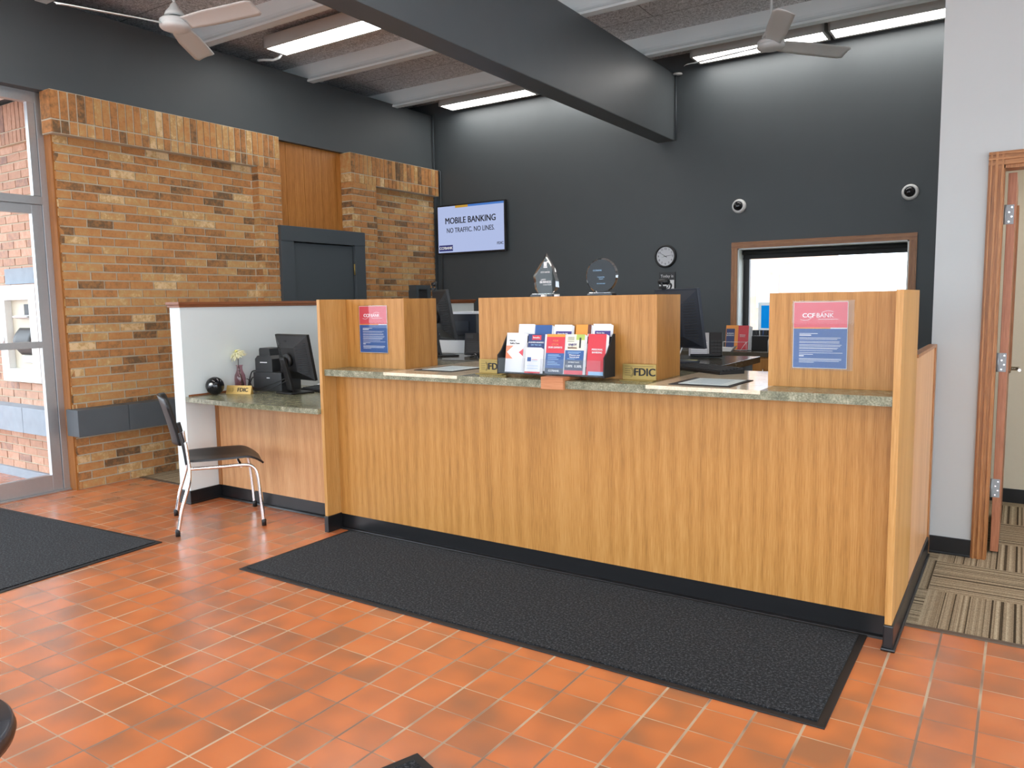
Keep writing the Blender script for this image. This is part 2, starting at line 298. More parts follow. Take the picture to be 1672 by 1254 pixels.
# ------------------------------------------------------------------ mesh helpers
class MB:
    def __init__(s): s.bm = bmesh.new(); s.mi = 0
    def _add(s, vs, fs):
        bv = [s.bm.verts.new(v) for v in vs]; out = []
        for f in fs:
            try:
                nf = s.bm.faces.new([bv[i] for i in f]); nf.material_index = s.mi; out.append(nf)
            except ValueError: pass
        return out
    def box(s, x0, x1, y0, y1, z0, z1, bev=0.0):
        vs = [(x, y, z) for x in (x0, x1) for y in (y0, y1) for z in (z0, z1)]
        fs = [(0, 1, 3, 2), (4, 6, 7, 5), (0, 4, 5, 1), (2, 3, 7, 6), (0, 2, 6, 4), (1, 5, 7, 3)]
        f = s._add(vs, fs)
        if bev > 0:
            es = list({e for q in f for e in q.edges})
            r = bmesh.ops.bevel(s.bm, geom=es, offset=bev, segments=2, affect='EDGES', profile=0.6)
            for q in r['faces']: q.material_index = s.mi
        return s
    def prism(s, pts, axis, a, b):
        """pts: 2-D outline in the plane perpendicular to the axis; extruded from a to b"""
        def P(p, t): return {'x': (t, p[0], p[1]), 'y': (p[0], t, p[1]), 'z': (p[0], p[1], t)}[axis]
        n = len(pts); vs = [P(p, a) for p in pts] + [P(p, b) for p in pts]
        s._add(vs, [tuple(range(n))[::-1], tuple(range(n, 2 * n))] + [(i, (i + 1) % n, n + (i + 1) % n, n + i) for i in range(n)])
        return s
    def tube(s, pts, r, seg=10, cap=True):
        pts = [Vector(p) for p in pts]; rs = r if isinstance(r, (list, tuple)) else [r] * len(pts)
        rings = []; prev = None
        for i, p in enumerate(pts):
            t = (pts[min(i + 1, len(pts) - 1)] - pts[max(i - 1, 0)]).normalized()
            if prev is None:
                n = t.orthogonal().normalized()
            else:
                n = (prev - t * prev.dot(t)).normalized()
            prev = n; bn = t.cross(n)
            rings.append([s.bm.verts.new(p + (n * math.cos(2 * PI * k / seg) + bn * math.sin(2 * PI * k / seg)) * rs[i]) for k in range(seg)])
        for a, b in zip(rings, rings[1:]):
            for k in range(seg):
                f = s.bm.faces.new((a[k], a[(k + 1) % seg], b[(k + 1) % seg], b[k])); f.smooth = True; f.material_index = s.mi
        if cap:
            for q, rev in ((rings[0], True), (rings[-1], False)):
                f = s.bm.faces.new(q[::-1] if rev else q); f.material_index = s.mi
        return s
    def lathe(s, prof, c=(0, 0, 0), axis='z', seg=32, smooth=True, cap=True):
        c = Vector(c); rings = []
        for r, h in prof:
            ring = []
            for k in range(seg):
                a = 2 * PI * k / seg; u, v = r * math.cos(a), r * math.sin(a)
                d = {'z': (u, v, h), 'y': (u, h, v), 'x': (h, u, v)}[axis]
                ring.append(s.bm.verts.new(c + Vector(d)))
            rings.append(ring)
        for a, b in zip(rings, rings[1:]):
            for k in range(seg):
                f = s.bm.faces.new((a[k], a[(k + 1) % seg], b[(k + 1) % seg], b[k])); f.smooth = smooth; f.material_index = s.mi
        for q in ((rings[0], rings[-1]) if cap else ()):
            try: f = s.bm.faces.new(q); f.material_index = s.mi
            except ValueError: pass
        return s
    def sphere(s, c, r, seg=24, sy=1.0, sz=1.0):
        return s.lathe([(max(1e-4, r * math.sin(PI * i / 12)), -r * sz * math.cos(PI * i / 12)) for i in range(13)], c, seg=seg)
    def grid(s, P):
        """surface through a 2-D list of points, thick or not"""
        V = [[s.bm.verts.new(p) for p in row] for row in P]
        for i in range(len(V) - 1):
            for j in range(len(V[0]) - 1):
                f = s.bm.faces.new((V[i][j], V[i + 1][j], V[i + 1][j + 1], V[i][j + 1])); f.smooth = True; f.material_index = s.mi
        return V
    def shell(s, fn, nu, nv, th):
        """closed thick sheet: fn(u,v)->point, thickness th along the local normal"""
        def pt(u, v): return Vector(fn(u, v))
        A, B = [], []
        for i in range(nu + 1):
            ra, rb = [], []
            for j in range(nv + 1):
                u, v = i / nu, j / nv; e = 1e-3
                du = pt(min(1, u + e), v) - pt(max(0, u - e), v); dv = pt(u, min(1, v + e)) - pt(u, max(0, v - e))
                n = du.cross(dv).normalized(); p = pt(u, v)
                ra.append(p + n * th / 2); rb.append(p - n * th / 2)
            A.append(ra); B.append(rb)
        VA = s.grid(A); VB = s.grid([r[::-1] for r in B]); VB = [r[::-1] for r in VB]
        def strip(a, b):
            for k in range(len(a) - 1):
                f = s.bm.faces.new((a[k], a[k + 1], b[k + 1], b[k])); f.smooth = False; f.material_index = s.mi
        strip(VA[0], VB[0]); strip(VB[-1], VA[-1])
        strip([r[0] for r in VB], [r[0] for r in VA]); strip([r[-1] for r in VA], [r[-1] for r in VB])
        return s
    def xform(s, m): bmesh.ops.transform(s.bm, matrix=m, verts=s.bm.verts[:]); return s
    def build(s, name, mats, parent=None, loc=None, tone=None):
        bmesh.ops.recalc_face_normals(s.bm, faces=s.bm.faces[:])
        me = bpy.data.meshes.new(name); s.bm.to_mesh(me); s.bm.free()
        for m in (mats if isinstance(mats, (list, tuple)) else [mats]): me.materials.append(m)
        o = bpy.data.objects.new(name, me); C.objects.link(o)
        if loc: o.location = loc
        if parent: o.parent = parent
        return o
def put(name, mb, mats, parent=None, loc=None, rot=None):
    o = mb.build(name, mats, parent, loc)
    if rot: o.rotation_euler = rot
    return o
def tag(o, label, cat, group=None):
    o['label'] = label; o['category'] = cat
    if group: o['group'] = group
    return o
def thing(name, label, cat, loc=(0, 0, 0), rz=0.0, group=None):
    o = bpy.data.objects.new(name, None); C.objects.link(o); o.location = loc; o.rotation_euler = (0, 0, rz)
    o.empty_display_size = 0.1
    return tag(o, label, cat, group)
def struct(name, mb, mats, parent=None):
    o = mb.build(name, mats, parent)
    if not parent: o['kind'] = 'structure'
    return o
def dup(root):
    r = root.copy(); C.objects.link(r)
    for ch in list(root.children):
        c = ch.copy(); C.objects.link(c); c.parent = r
        for g in list(ch.children):
            d = g.copy(); C.objects.link(d); d.parent = c
    return r
def text(name, body, size, mat, parent=None, loc=(0, 0, 0), rot=(PI / 2, 0, 0), bold=0.0, align='CENTER', sx=1.0, depth=0.0006, shear=0):
    cu = bpy.data.curves.new(name, 'FONT'); cu.body = body; cu.size = size; cu.align_x = align; cu.align_y = 'CENTER'
    cu.extrude = depth; cu.resolution_u = 3; cu.shear = shear
    t = bpy.data.objects.new(name, cu); C.objects.link(t)
    dg = bpy.context.evaluated_depsgraph_get(); me = bpy.data.meshes.new_from_object(t.evaluated_get(dg))
    bpy.data.objects.remove(t); bpy.data.curves.remove(cu)
    me.transform(Matrix.Diagonal((sx, 1, 1, 1)))
    if bold > 0:
        bm = bmesh.new(); bm.from_mesh(me)
        for k, dx, dy in ((1, 1, 0.35), (2, -1, -0.35), (3, 0.6, -0.35), (4, -0.6, 0.35)):
            m2 = me.copy(); m2.transform(Matrix.Translation((dx * bold * size, dy * bold * size, 0.00004 * k))); bm.from_mesh(m2); bpy.data.meshes.remove(m2)
        bm.to_mesh(me); bm.free()
    me.materials.clear(); me.materials.append(mat)
    o = bpy.data.objects.new(name, me); C.objects.link(o); o.location = loc; o.rotation_euler = rot
    if parent: o.parent = parent
    return o

# ------------------------------------------------------------------ room shell
XL, YB, ZC = -6.30, 7.85, 3.95        # left wall face, back wall face, deck underside
def tex_floor():
    m = MB(); m.box(-12, 4.2, -5.0, 3.70, -0.06, 0.0); struct('floor', m, M_['tiles'])
    m = MB(); m.box(XL - 0.1, 4.2, 3.722, 12.0, -0.06, 0.002); struct('floor', m, M_['carpet'])
    m = MB(); m.box(XL, 4.2, 3.69, 3.722, -0.01, 0.006, 0.002); struct('trim_1', m, plain('carpet_edge_strip', srgb(92, 78, 64), 0.6))
tex_floor()
m = MB(); m.box(XL - 0.6, 4.2, -4.0, YB + 0.3, ZC, ZC + 0.2); struct('ceiling', m, M_['deck'])

def joist(y1, y2, k):
    m = MB()
    w = y2 - y1
    m.prism([(y2 - 0.045, ZC), (y2 - 0.045, 3.84), (y2 - 0.050, 3.815), (y2 - 0.062, 3.795), (y2 - 0.078, 3.783), (y2 - 0.085, 3.780), (y2 - 0.085, 3.76), (y2, 3.76), (y2, 3.775), (y2 - 0.015, 3.80), (y2 - 0.02, ZC)], 'x', XL - 0.45, 4.2)
    struct('ceiling_joist', m, M_['joist'])
for k, (a, b) in enumerate([(7.03, 7.17), (5.72, 5.87), (4.38, 4.53), (3.07, 3.21), (1.75, 1.89), (0.43, 0.57), (-0.89, -0.75), (-2.21, -2.07)]):
    joist(a, b, k)
m = MB(); m.box(-3.295, -3.10, -4.0, YB, 3.095, 3.765, 0.008); struct('ceiling_beam', m, M_['graybeam'])

# grey upper left wall and the back wall with its window opening
m = MB(); m.box(XL - 0.10, XL, -4.0, YB + 0.2, 3.11, 3.792); struct('wall_left', m, M_['graywall'])
m = MB(); m.box(XL - 0.60, XL - 0.45, -4.0, YB + 0.2, 3.5, ZC); m.box(XL - 0.46, XL - 0.08, -4.0, YB + 0.2, 3.5, 3.6); struct('wall_left', m, M_['graywall'])
WX0, WX1, WZ0, WZ1 = -2.425, -0.875, 0.99, 1.955
m = MB()
m.box(XL - 0.6, WX0, YB, YB + 0.28, 0, ZC); m.box(WX1, 0.2, YB, YB + 0.28, 0, ZC)
m.box(WX0, WX1, YB, YB + 0.28, WZ1, ZC); m.box(WX0, WX1, YB, YB + 0.28, 0, WZ0)
struct('wall_back', m, M_['graywall'])

# ---- brick work
def bricks(name, u0, u1, z0, z1, place, course=0.0692, blen=0.2155, gap=0.0115, dep=0.05, mats=None, phase=0.0, vertical=False, endface=None, depth_back=0.1, parent=None, tones=None, endq=False):
    """place(u, d, z) -> world point, d = outward from the mortar plane"""
    bm = bmesh.new(); lay = bm.faces.layers.float.new('tone_f')
    tone = []
    def bx(ua, ub, da, db, za, zb, tval, mi):
        j = 0.0018
        vs = [bm.verts.new(place(u + (random.uniform(-j, j) if mi else 0), d + (random.uniform(-0.002, 0.003) if mi and d > 0.004 else 0), z + (random.uniform(-j, j) if mi else 0))) for u in (ua, ub) for d in (da, db) for z in (za, zb)]
        for f in [(0, 1, 3, 2), (4, 6, 7, 5), (0, 4, 5, 1), (2, 3, 7, 6), (0, 2, 6, 4), (1, 5, 7, 3)]:
            q = bm.faces.new([vs[i] for i in f]); q.material_index = mi; q[lay] = tval
    bx(u0, u1, -depth_back, -0.001, z0, z1, 0.5, 0)
    d1 = 0.006
    if not vertical:
        n = int(round((z1 - z0) / course)); ch = (z1 - z0) / n
        for i in range(n):
            za = z0 + i * ch + gap / 2; zb = z0 + (i + 1) * ch - gap / 2
            u = u0 - (blen * 0.5 if i % 2 else 0) - phase
            if endq: bx(u0 - 0.005, u0 + 0.03, -depth_back + 0.012, d1 - 0.001, za, zb, rtone(tones), 1)
            while u < u1 - 1e-4:
                a, b = max(u + gap / 2, u0), min(u + blen - gap / 2, u1)
                if b - a > 0.02: bx(a, b, -0.03, d1, za, zb, rtone(tones), 1)
                u += blen
    else:
        for (za, zb, w) in vertical:
            bx(u0 - 0.006, u0 + 0.02, -depth_back + 0.015, d1 - 0.002, za + gap / 2, zb - gap / 2, rtone(tones), 1)
            n = int(round((u1 - u0) / w)); cw = (u1 - u0) / n
            for i in range(n):
                bx(u0 + i * cw + gap / 2, u0 + (i + 1) * cw - gap / 2, -0.03, d1, za + gap / 2, zb - gap / 2, rtone(tones), 1)
    bmesh.ops.recalc_face_normals(bm, faces=bm.faces[:])
    vals = [f[lay] for f in bm.faces]
    me = bpy.data.meshes.new(name); bm.to_mesh(me); bm.free()
    at = me.attributes.new('tone', 'FLOAT', 'FACE')
    for i, v in enumerate(vals): at.data[i].value = v
    for mm in (mats or (M_['mortar'], M_['brick'])): me.materials.append(mm)
    o = bpy.data.objects.new(name, me); C.objects.link(o)
    if parent: o.parent = parent
    else: o['kind'] = 'structure'
    return o
def rtone(t=None):
    r = random.random()
    if r < 0.16: return random.uniform(0.05, 0.28)
    if r < 0.70: return random.uniform(0.28, 0.60)
    if r < 0.93: return random.uniform(0.60, 0.80)
    return random.uniform(0.80, 0.97)
PX = lambda X: (lambda u, d, z: (X + d, u, z))
Y0 = 3.175
bricks('wall_left', Y0 + 0.005, 5.03, 0, 2.80, PX(XL), depth_back=0.12, endq=True)
bricks('wall_left', 5.03, 5.30, 0, 2.80, PX(-6.21), depth_back=0.21, phase=0.05, endq=True)
bricks('wall_left', 3.135, 5.30, 2.79, 3.112, PX(-6.21), vertical=[(2.79, 2.893, 0.0665), (2.893, 3.112, 0.0665)], depth_back=0.15)
bricks('wall_left', 6.27, 6.66, 0, 2.80, PX(-6.21), depth_back=0.21, phase=0.09, endq=True)
bricks('wall_left', 6.66, 7.80, 0, 2.80, PX(XL), depth_back=0.12, phase=0.03)
bricks('wall_left', 6.27, 7.80, 2.79, 3.112, PX(-6.21), vertical=[(2.79, 2.893, 0.0665), (2.893, 3.112, 0.0665)], depth_back=0.21)
# recess behind the grey door: plain wall
m = MB(); m.box(XL - 0.2, XL - 0.09, 5.28, 6.30, 0, 3.112); m.box(XL - 0.2, XL + 0.02, 7.80, 7.85, 0, 3.112); struct('wall_left', m, M_['graywall'])
# cedar boards over the grey door
m = MB()
e = [5.29, 5.50, 5.74, 5.98, 6.20, 6.28]
for a, b in zip(e, e[1:]): m.box(XL - 0.09, XL - 0.055 + random.uniform(-0.001, 0.001), a + 0.0015, b - 0.0015, 2.22, 3.11, 0.002)
struct('trim_2', m, M_['cedar'])
# wooden end cladding between storefront and brick
m = MB(); m.box(-6.405, XL + 0.0, Y0 - 0.012, Y0 + 0.01, 1.18, 3.11); m.box(-6.405, XL + 0.0, Y0 - 0.012, Y0 + 0.01, 0.0, 1.178)
struct('trim_3', m, M_['jamb'])
# painted ledge along the brick
m = MB()
m.box(-6.325, -6.15, 3.135, 3.55, 0.447, 0.66, 0.004); m.box(-6.325, -6.15, 3.553, 4.25, 0.447, 0.66, 0.004); m.box(-6.325, -6.15, 4.253, 4.98, 0.447, 0.66, 0.004)
struct('trim_4', m, M_['ledge'])

# grey door in the brick wall
door1 = bpy.data.objects.new('door_1', None); C.objects.link(door1); door1['kind'] = 'structure'; door1.location = (-6.2, 5.83, 0)
def ch(mb, name, mat, par): return put(name, mb.xform(Matrix.Translation(-par.location)), mat, par)
m = MB(); m.box(-6.30, -6.17, 5.235, 5.40, 0, 2.10, 0.003); m.box(-6.30, -6.17, 6.26, 6.415, 0, 2.10, 0.003); m.box(-6.30, -6.165, 5.235, 6.415, 2.10, 2.25, 0.003)
ch(m, 'door_frame', M_['graydoor'], door1)
m = MB(); m.box(-6.27, -6.20, 5.41, 6.25, 0.01, 2.09, 0.002); ch(m, 'door_leaf', M_['graydoor'], door1)
m = MB(); m.tube([(-6.185, 6.255, 1.78), (-6.185, 6.255, 1.90)], 0.008); ch(m, 'hinge', M_['brass'], door1)
# small grey outlet box frames on the brick
o = thing('wall_box', 'small grey square frame box on the brick wall above the counter', 'wall box', (-6.2, 7.42, 1.55))
m = MB(); m.box(-0.10, 0.02, -0.14, -0.09, -0.13, 0.13); m.box(-0.10, 0.02, 0.09, 0.14, -0.13, 0.13); m.box(-0.10, 0.02, -0.09, 0.09, 0.08, 0.13); m.box(-0.10, 0.02, -0.09, 0.09, -0.13, -0.08); put('box_frame', m, M_['graydoor'], o)
m = MB(); m.box(-0.10, 0.0, -0.09, 0.09, -0.08, 0.08); put('cover', m, M_['charcoal'], o)

# half wall (partition) beside the reception desk with wood cap
part = bpy.data.objects.new('wall_partition', None); C.objects.link(part); part['kind'] = 'structure'; part.location = (-5.15, 4.3, 0)
m = MB(); m.box(-5.215, -5.09, 3.37, 6.97, 0.0, 1.455); ch(m, 'wall_body', M_['brightwhite'], part)
m = MB()
m.box(-5.235, -5.07, 3.35, 6.99, 1.470, 1.492, 0.004); m.box(-5.226, -5.079, 3.358, 6.98, 1.452, 1.470, 0.003)
ch(m, 'wood_cap', M_['trim_wood_y'], part)
m = MB(); m.box(-5.224, -5.081, 3.361, 6.98, 0.002, 0.10, 0.003); m.box(-5.230, -5.075, 3.355, 6.985, 0.0, 0.012, 0.003); ch(m, 'base_strip', M_['vinyl'], part)
# right office wall with door opening
m = MB()
RY = 4.875
m.box(-0.415, -0.125, RY, RY + 0.13, 0, ZC); m.box(-0.125, 0.80, RY, RY + 0.13, 2.125, ZC); m.box(0.80, 4.2, RY, RY + 0.13, 0, ZC)
m.box(-0.415, -0.30, RY + 0.13, YB + 0.1, 0, ZC)
struct('wall_right', m, M_['white'])
m = MB(); m.box(-0.43, -0.183, RY - 0.008, RY, 0.0, 0.10, 0.002); m.box(-0.43, -0.183, RY - 0.014, RY, 0.0, 0.012, 0.002); m.box(0.87, 4.2, RY - 0.008, RY, 0, 0.1); struct('baseboard_right', m, M_['vinyl'])
# moulded casing
m = MB()
def casing_v(m, x0, x1, y, z0, z1, s=1):
    w = (x1 - x0)
    for a, b, d in ((0, .12, .010), (.12, .24, .020), (.24, .45, .012), (.45, .62, .022), (.62, .84, .011), (.84, 1, .018)):
        m.box(x0 + w * a, x0 + w * b, y - d, y + 0.001, z0, z1)
casing_v(m, -0.183, -0.113, RY, 0, 2.19); casing_v(m, 0.865, 0.795, RY, 0, 2.19)
struct('trim_6', m, M_['trim_wood'])
m = MB()
for a, b, d in ((0, .12, .010), (.12, .24, .020), (.24, .45, .012), (.45, .62, .022), (.62, .84, .011), (.84, 1, .018)):
    m.box(-0.183, 0.865, RY - d - 0.0005, RY + 0.001, 2.195 - 0.07 * b, 2.195 - 0.07 * a)
struct('trim_7', m, M_['trim_wood_x'])
m = MB(); m.box(-0.125, -0.108, RY, RY + 0.13, 0, 2.125); m.box(0.785, 0.80, RY, RY + 0.13, 0, 2.125); m.box(-0.125, 0.80, RY, RY + 0.13, 2.108, 2.125); struct('trim_8', m, M_['trim_wood'])

# open door leaf with narrow lite, hinges and lever
door3 = bpy.data.objects.new('door_2', None); C.objects.link(door3); door3['kind'] = 'structure'; door3.location = (-0.09, 5.02, 0); door3.rotation_euler = (0, 0, 0.0)
m = MB()
L0, L1, LZ0, LZ1 = 0.55, 0.70, 1.02, 1.95
m.box(-0.005, 0.035, 0, L0, 0.012, 2.10, 0.002); m.box(-0.005, 0.035, L1, 0.86, 0.012, 2.10, 0.002); m.box(-0.005, 0.035, L0, L1, 0.012, LZ0); m.box(-0.005, 0.035, L0, L1, LZ1, 2.10)
put('door_leaf', m, M_['door_wood'], door3)
m = MB()
m.box(0.03, 0.047, L0 - 0.025, L0, LZ0 - 0.025, LZ1 + 0.025); m.box(0.03, 0.047, L1, L1 + 0.025, LZ0 - 0.025, LZ1 + 0.025); m.box(0.03, 0.047, L0, L1, LZ0 - 0.025, LZ0); m.box(0.03, 0.047, L0, L1, LZ1, LZ1 + 0.025)
lf = put('lite_moulding', m, M_['trim_wood'], door3)
m = MB(); m.box(0.012, 0.018, L0, L1, LZ0, LZ1); put('glass_pane', m, M_['glass'], door3)
for z in (1.88, 1.08, 0.375):
    m = MB(); m.box(-0.008, 0.028, -0.0035, 0.0, z - 0.052, z + 0.052, 0.0015); m.tube([(-0.012, -0.004, z - 0.052), (-0.012, -0.004, z + 0.052)], 0.006)
    h = put('hinge', m, M_['hinge'], door3)
    for dx, dz in ((0.018, 0.038), (0.006, 0.012), (0.018, -0.012), (0.006, -0.038)):
        m = MB(); m.lathe([(0.0045, -0.0055), (0.0045, -0.003)], (dx, 0, z + dz), 'y', 10); put('screw', m, M_['chrome'], h)
m = MB(); m.lathe([(0.03, 0.035), (0.03, 0.043), (0.012, 0.047), (0.012, 0.09)], (0, 0.79, 0.985), 'x', 20); m.tube([(0.085, 0.79, 0.985), (0.09, 0.72, 0.985), (0.09, 0.67, 0.985)], 0.009); put('lever_handle', m, M_['chrome'], door3)
# office beyond
m = MB(); m.box(-0.30, 0.065, 6.34, 6.46, 0, 3.0); m.box(-0.30, 4.2, 9.0, 9.1, 0, 3.0); m.box(4.1, 4.2, 5.0, 9.0, 0, 3.0); m.box(-0.30, 0.065, 6.46, 9.0, 0, 3.0); struct('wall_office', m, M_['cream'])
m = MB(); m.box(-0.30, 4.2, 5.005, 9.1, 2.75, 2.85); struct('ceiling', m, M_['cream'])
m = MB(); m.box(-0.30, 0.073, 6.332, 6.34, 0, 0.10, 0.002); m.box(0.065, 0.073, 6.332, 9.0, 0, 0.10, 0.002); struct('baseboard_office', m, M_['vinyl'])

# window in the back wall
win = bpy.data.objects.new('window_1', None); C.objects.link(win); win['kind'] = 'structure'; win.location = (-1.65, YB, 1.4)
m = MB()
for a, b, d in ((0, .2, .012), (.2, .45, .018), (.45, .8, .014), (.8, 1, .018)):
    w = 0.062
    m.box(WX0 - w, WX1 + w, YB - d - 0.0004, YB + 0.001, WZ1 + w * (1 - b), WZ1 + w * (1 - a))
ch(m, 'casing', M_['trim_wood_x'], win)
for s_ in (0, 1):
    m = MB()
    for a, b, d in ((0, .2, .012), (.2, .45, .018), (.45, .8, .014), (.8, 1, .018)):
        if s_ == 0: m.box(WX0 - w + w * a, WX0 - w + w * b, YB - d, YB + 0.001, WZ0, WZ1)
        else: m.box(WX1 + w * (1 - b), WX1 + w * (1 - a), YB - d, YB + 0.001, WZ0, WZ1)
    ch(m, 'casing', M_['trim_wood'], win)
m = MB(); m.box(WX0 - 0.001, WX0 + 0.015, YB - 0.005, YB + 0.20, WZ0, WZ1); m.box(WX1 - 0.015, WX1 + 0.001, YB - 0.005, YB + 0.20, WZ0, WZ1); m.box(WX0, WX1, YB - 0.005, YB + 0.20, WZ1 - 0.012, WZ1); ch(m, 'reveal_lining', M_['brightwhite'], win)  # white in place of wood puts the daylight on the lining into its colour
m = MB(); m.box(WX0 + 0.015, WX0 + 0.075, YB + 0.15, YB + 0.20, WZ0, WZ1 - 0.01); m.box(WX1 - 0.03, WX1 - 0.015, YB + 0.15, YB + 0.20, WZ0, WZ1); m.box(WX0, WX1, YB + 0.15, YB + 0.20, WZ0, WZ0 + 0.14); m.box(WX0, WX1, YB + 0.15, YB + 0.20, WZ1 - 0.05, WZ1)
ch(m, 'sash_frame', M_['black'], win)
m = MB(); m.tube([(WX0 + 0.02, YB + 0.10, WZ1 - 0.04), (WX1 - 0.02, YB + 0.10, WZ1 - 0.04)], 0.022, 12); m.box(WX0 + 0.02, WX1 - 0.02, YB + 0.118, YB + 0.121, WZ1 - 0.095, WZ1 - 0.03); m.box(WX0 + 0.02, WX1 - 0.02, YB + 0.113, YB + 0.126, WZ1 - 0.105, WZ1 - 0.093); ch(m, 'roller_shade', M_['blackmatte'], win)
m = MB(); m.box(WX0 + 0.02, WX1 - 0.02, YB + 0.17, YB + 0.176, WZ0 + 0.1, WZ1 - 0.03); ch(m, 'glass_pane', M_['glass'], win)
o = thing('window_poster', 'cyan and white notice standing against the back window glass', 'notice', (-2.17, YB + 0.16, 1.27))
m = MB(); m.box(-0.085, -0.055, -0.004, -0.0035, -0.14, 0.14); m.box(0.075, 0.085, -0.004, -0.0035, -0.14, 0.14); m.box(-0.055, 0.075, -0.004, -0.0035, 0.11, 0.14); m.box(-0.055, 0.075, -0.004, -0.0035, -0.14, -0.12); put('white_border', m, M_['sheet_backlit'], o)
m = MB(); m.box(-0.055, 0.075, -0.004, -0.0035, -0.12, 0.11); put('cyan_panel', m, M_['cyan_backlit'], o)

# storefront on the left
sf = bpy.data.objects.new('door_3', None); C.objects.link(sf); sf['kind'] = 'structure'; sf.location = (-6.42, 2.6, 0)
m = MB()
m.box(-6.46, -6.40, 3.115, 3.165, 0, 3.11, 0.002); m.box(-6.46, -6.40, 1.98, 2.03, 0, 3.11); m.box(-6.46, -6.40, 2.03, 3.115, 3.03, 3.11); m.box(-6.455, -6.395, 2.03, 3.115, 2.262, 2.325, 0.002)
ch(m, 'aluminium_frame', M_['alu'], sf)
m = MB(); m.box(-6.452, -6.408, 3.035, 3.112, 0.012, 2.26, 0.002); m.box(-6.452, -6.408, 2.035, 2.11, 0.012, 2.26); m.box(-6.452, -6.408, 2.11, 3.035, 0.012, 0.14, 0.002); m.box(-6.452, -6.408, 2.11, 3.035, 2.19, 2.26); m.box(-6.448, -6.405, 2.11, 3.035, 1.153, 1.205, 0.003)
m.box(-6.452, -6.408, 3.06, 3.112, 2.33, 3.03)
ch(m, 'door_leaf', M_['alu'], sf)
m = MB(); m.box(-6.434, -6.428, 2.1, 3.04, 0.13, 1.16); m.box(-6.434, -6.428, 2.1, 3.04, 1.2, 2.2); m.box(-6.434, -6.428, 2.04, 3.07, 2.33, 3.03); ch(m, 'glass_pane', M_['glass'], sf)
m = MB(); m.box(-6.50, -6.37, 2.0, 3.16, 0.0, 0.012, 0.003); ch(m, 'threshold', M_['alu'], sf)
def shopfront(name, p0, p1, axis, n, zt=3.11, xx=-6.43):
    r = bpy.data.objects.new(name, None); C.objects.link(r); r['kind'] = 'structure'
    fr, gl = MB(), MB()
    def bx(m, a, b, t, z0, z1):
        if axis == 'y': m.box(xx - t, xx + t, a, b, z0, z1)
        else: m.box(a, b, -3.43 - t, -3.43 + t, z0, z1)
    for i in range(n + 1):
        c = p0 + (p1 - p0) * i / n; bx(fr, c - 0.025, c + 0.025, 0.03, 0, zt)
    bx(fr, p0, p1, 0.03, 0, 0.1); bx(fr, p0, p1, 0.03, zt - 0.05, zt); bx(fr, p0, p1, 0.025, 2.265, 2.325)
    bx(gl, p0, p1, 0.003, 0.1, zt - 0.05)
    put('aluminium_frame', fr, M_['alu'], r); put('glass_pane', gl, M_['glass'], r)
shopfront('window_2', -3.4, 1.98, 'y', 5)
shopfront('window_3', -6.4, 3.4, 'x', 8)
m = MB(); m.box(-6.55, 4.2, -3.5, -3.36, 3.11, ZC); struct('wall_front', m, M_['white'])
m = MB(); m.box(3.37, 3.5, -3.5, 4.9, 3.11, ZC); struct('wall_side', m, M_['white'])
shopfront('window_4', -3.4, 4.86, 'y', 6, xx=3.43)

# outside: entrance wall, canopy, paving, building over the road
PY = lambda Y: (lambda u, d, z: (u, Y - d, z))
bo = (M_['mortar'], M_['brickout'])
bricks('wall_outside', -11.5, -6.47, 0.07, 2.80, PY(3.2), mats=bo, depth_back=0.2)
bricks('wall_outside', -11.5, -6.47, 2.79, 3.112, PY(3.16), mats=bo, vertical=[(2.79, 2.893, 0.0665), (2.893, 3.112, 0.0665)], depth_back=0.2)
m = MB()
for i in range(12): m.box(-11.5 + i * 0.42, -11.085 + i * 0.42, 3.06, 3.22, 0.437, 0.65, 0.004)
m.box(-11.5, -6.47, 3.17, 3.22, 0.0, 0.075)
struct('trim_9', m, M_['graypaint'])
m = MB(); m.box(-11.5, -6.47, 2.35, 3.4, 3.13, 3.5); struct('ceiling_canopy', m, M_['graydoor'])
m = MB(); m.box(-11.4, -6.6, 3.02, 3.06, 3.10, 3.13); m.box(-11.4, -6.6, 2.5, 2.54, 3.10, 3.13); struct('trim_10', m, M_['paper'])
m = MB(); m.box(-40, 40, 8.3, 60, -0.2, -0.05); m.box(-60, -12, -30, 60, -0.2, -0.05); m.box(-60, 60, -40, -5, -0.2, -0.05); struct('ground_outside', m, plain('concrete_paving', (0.62, 0.62, 0.61), 0.9, noise=0.1, nscale=3))
o = thing('far_building', 'pale brick building seen through the back window', 'building', (-5.5, 22, 0))
m = MB(); m.box(-6, 0.25, 0, 6, -0.1, 4.6); put('wall', m, plain('pale_far_brick', srgb(196, 160, 140), 0.9, noise=0.2, nscale=6), o)
m = MB(); m.box(-6.1, 0.35, -0.1, 6, 4.6, 5.0); put('parapet', m, M_['paper'], o)
for zz in (1.2, 3.0):
    m = MB(); m.box(-0.75, -0.15, -0.04, 0.02, zz, zz + 0.9); put('window', m, plain('far_window', (0.35, 0.4, 0.45), 0.2), o)

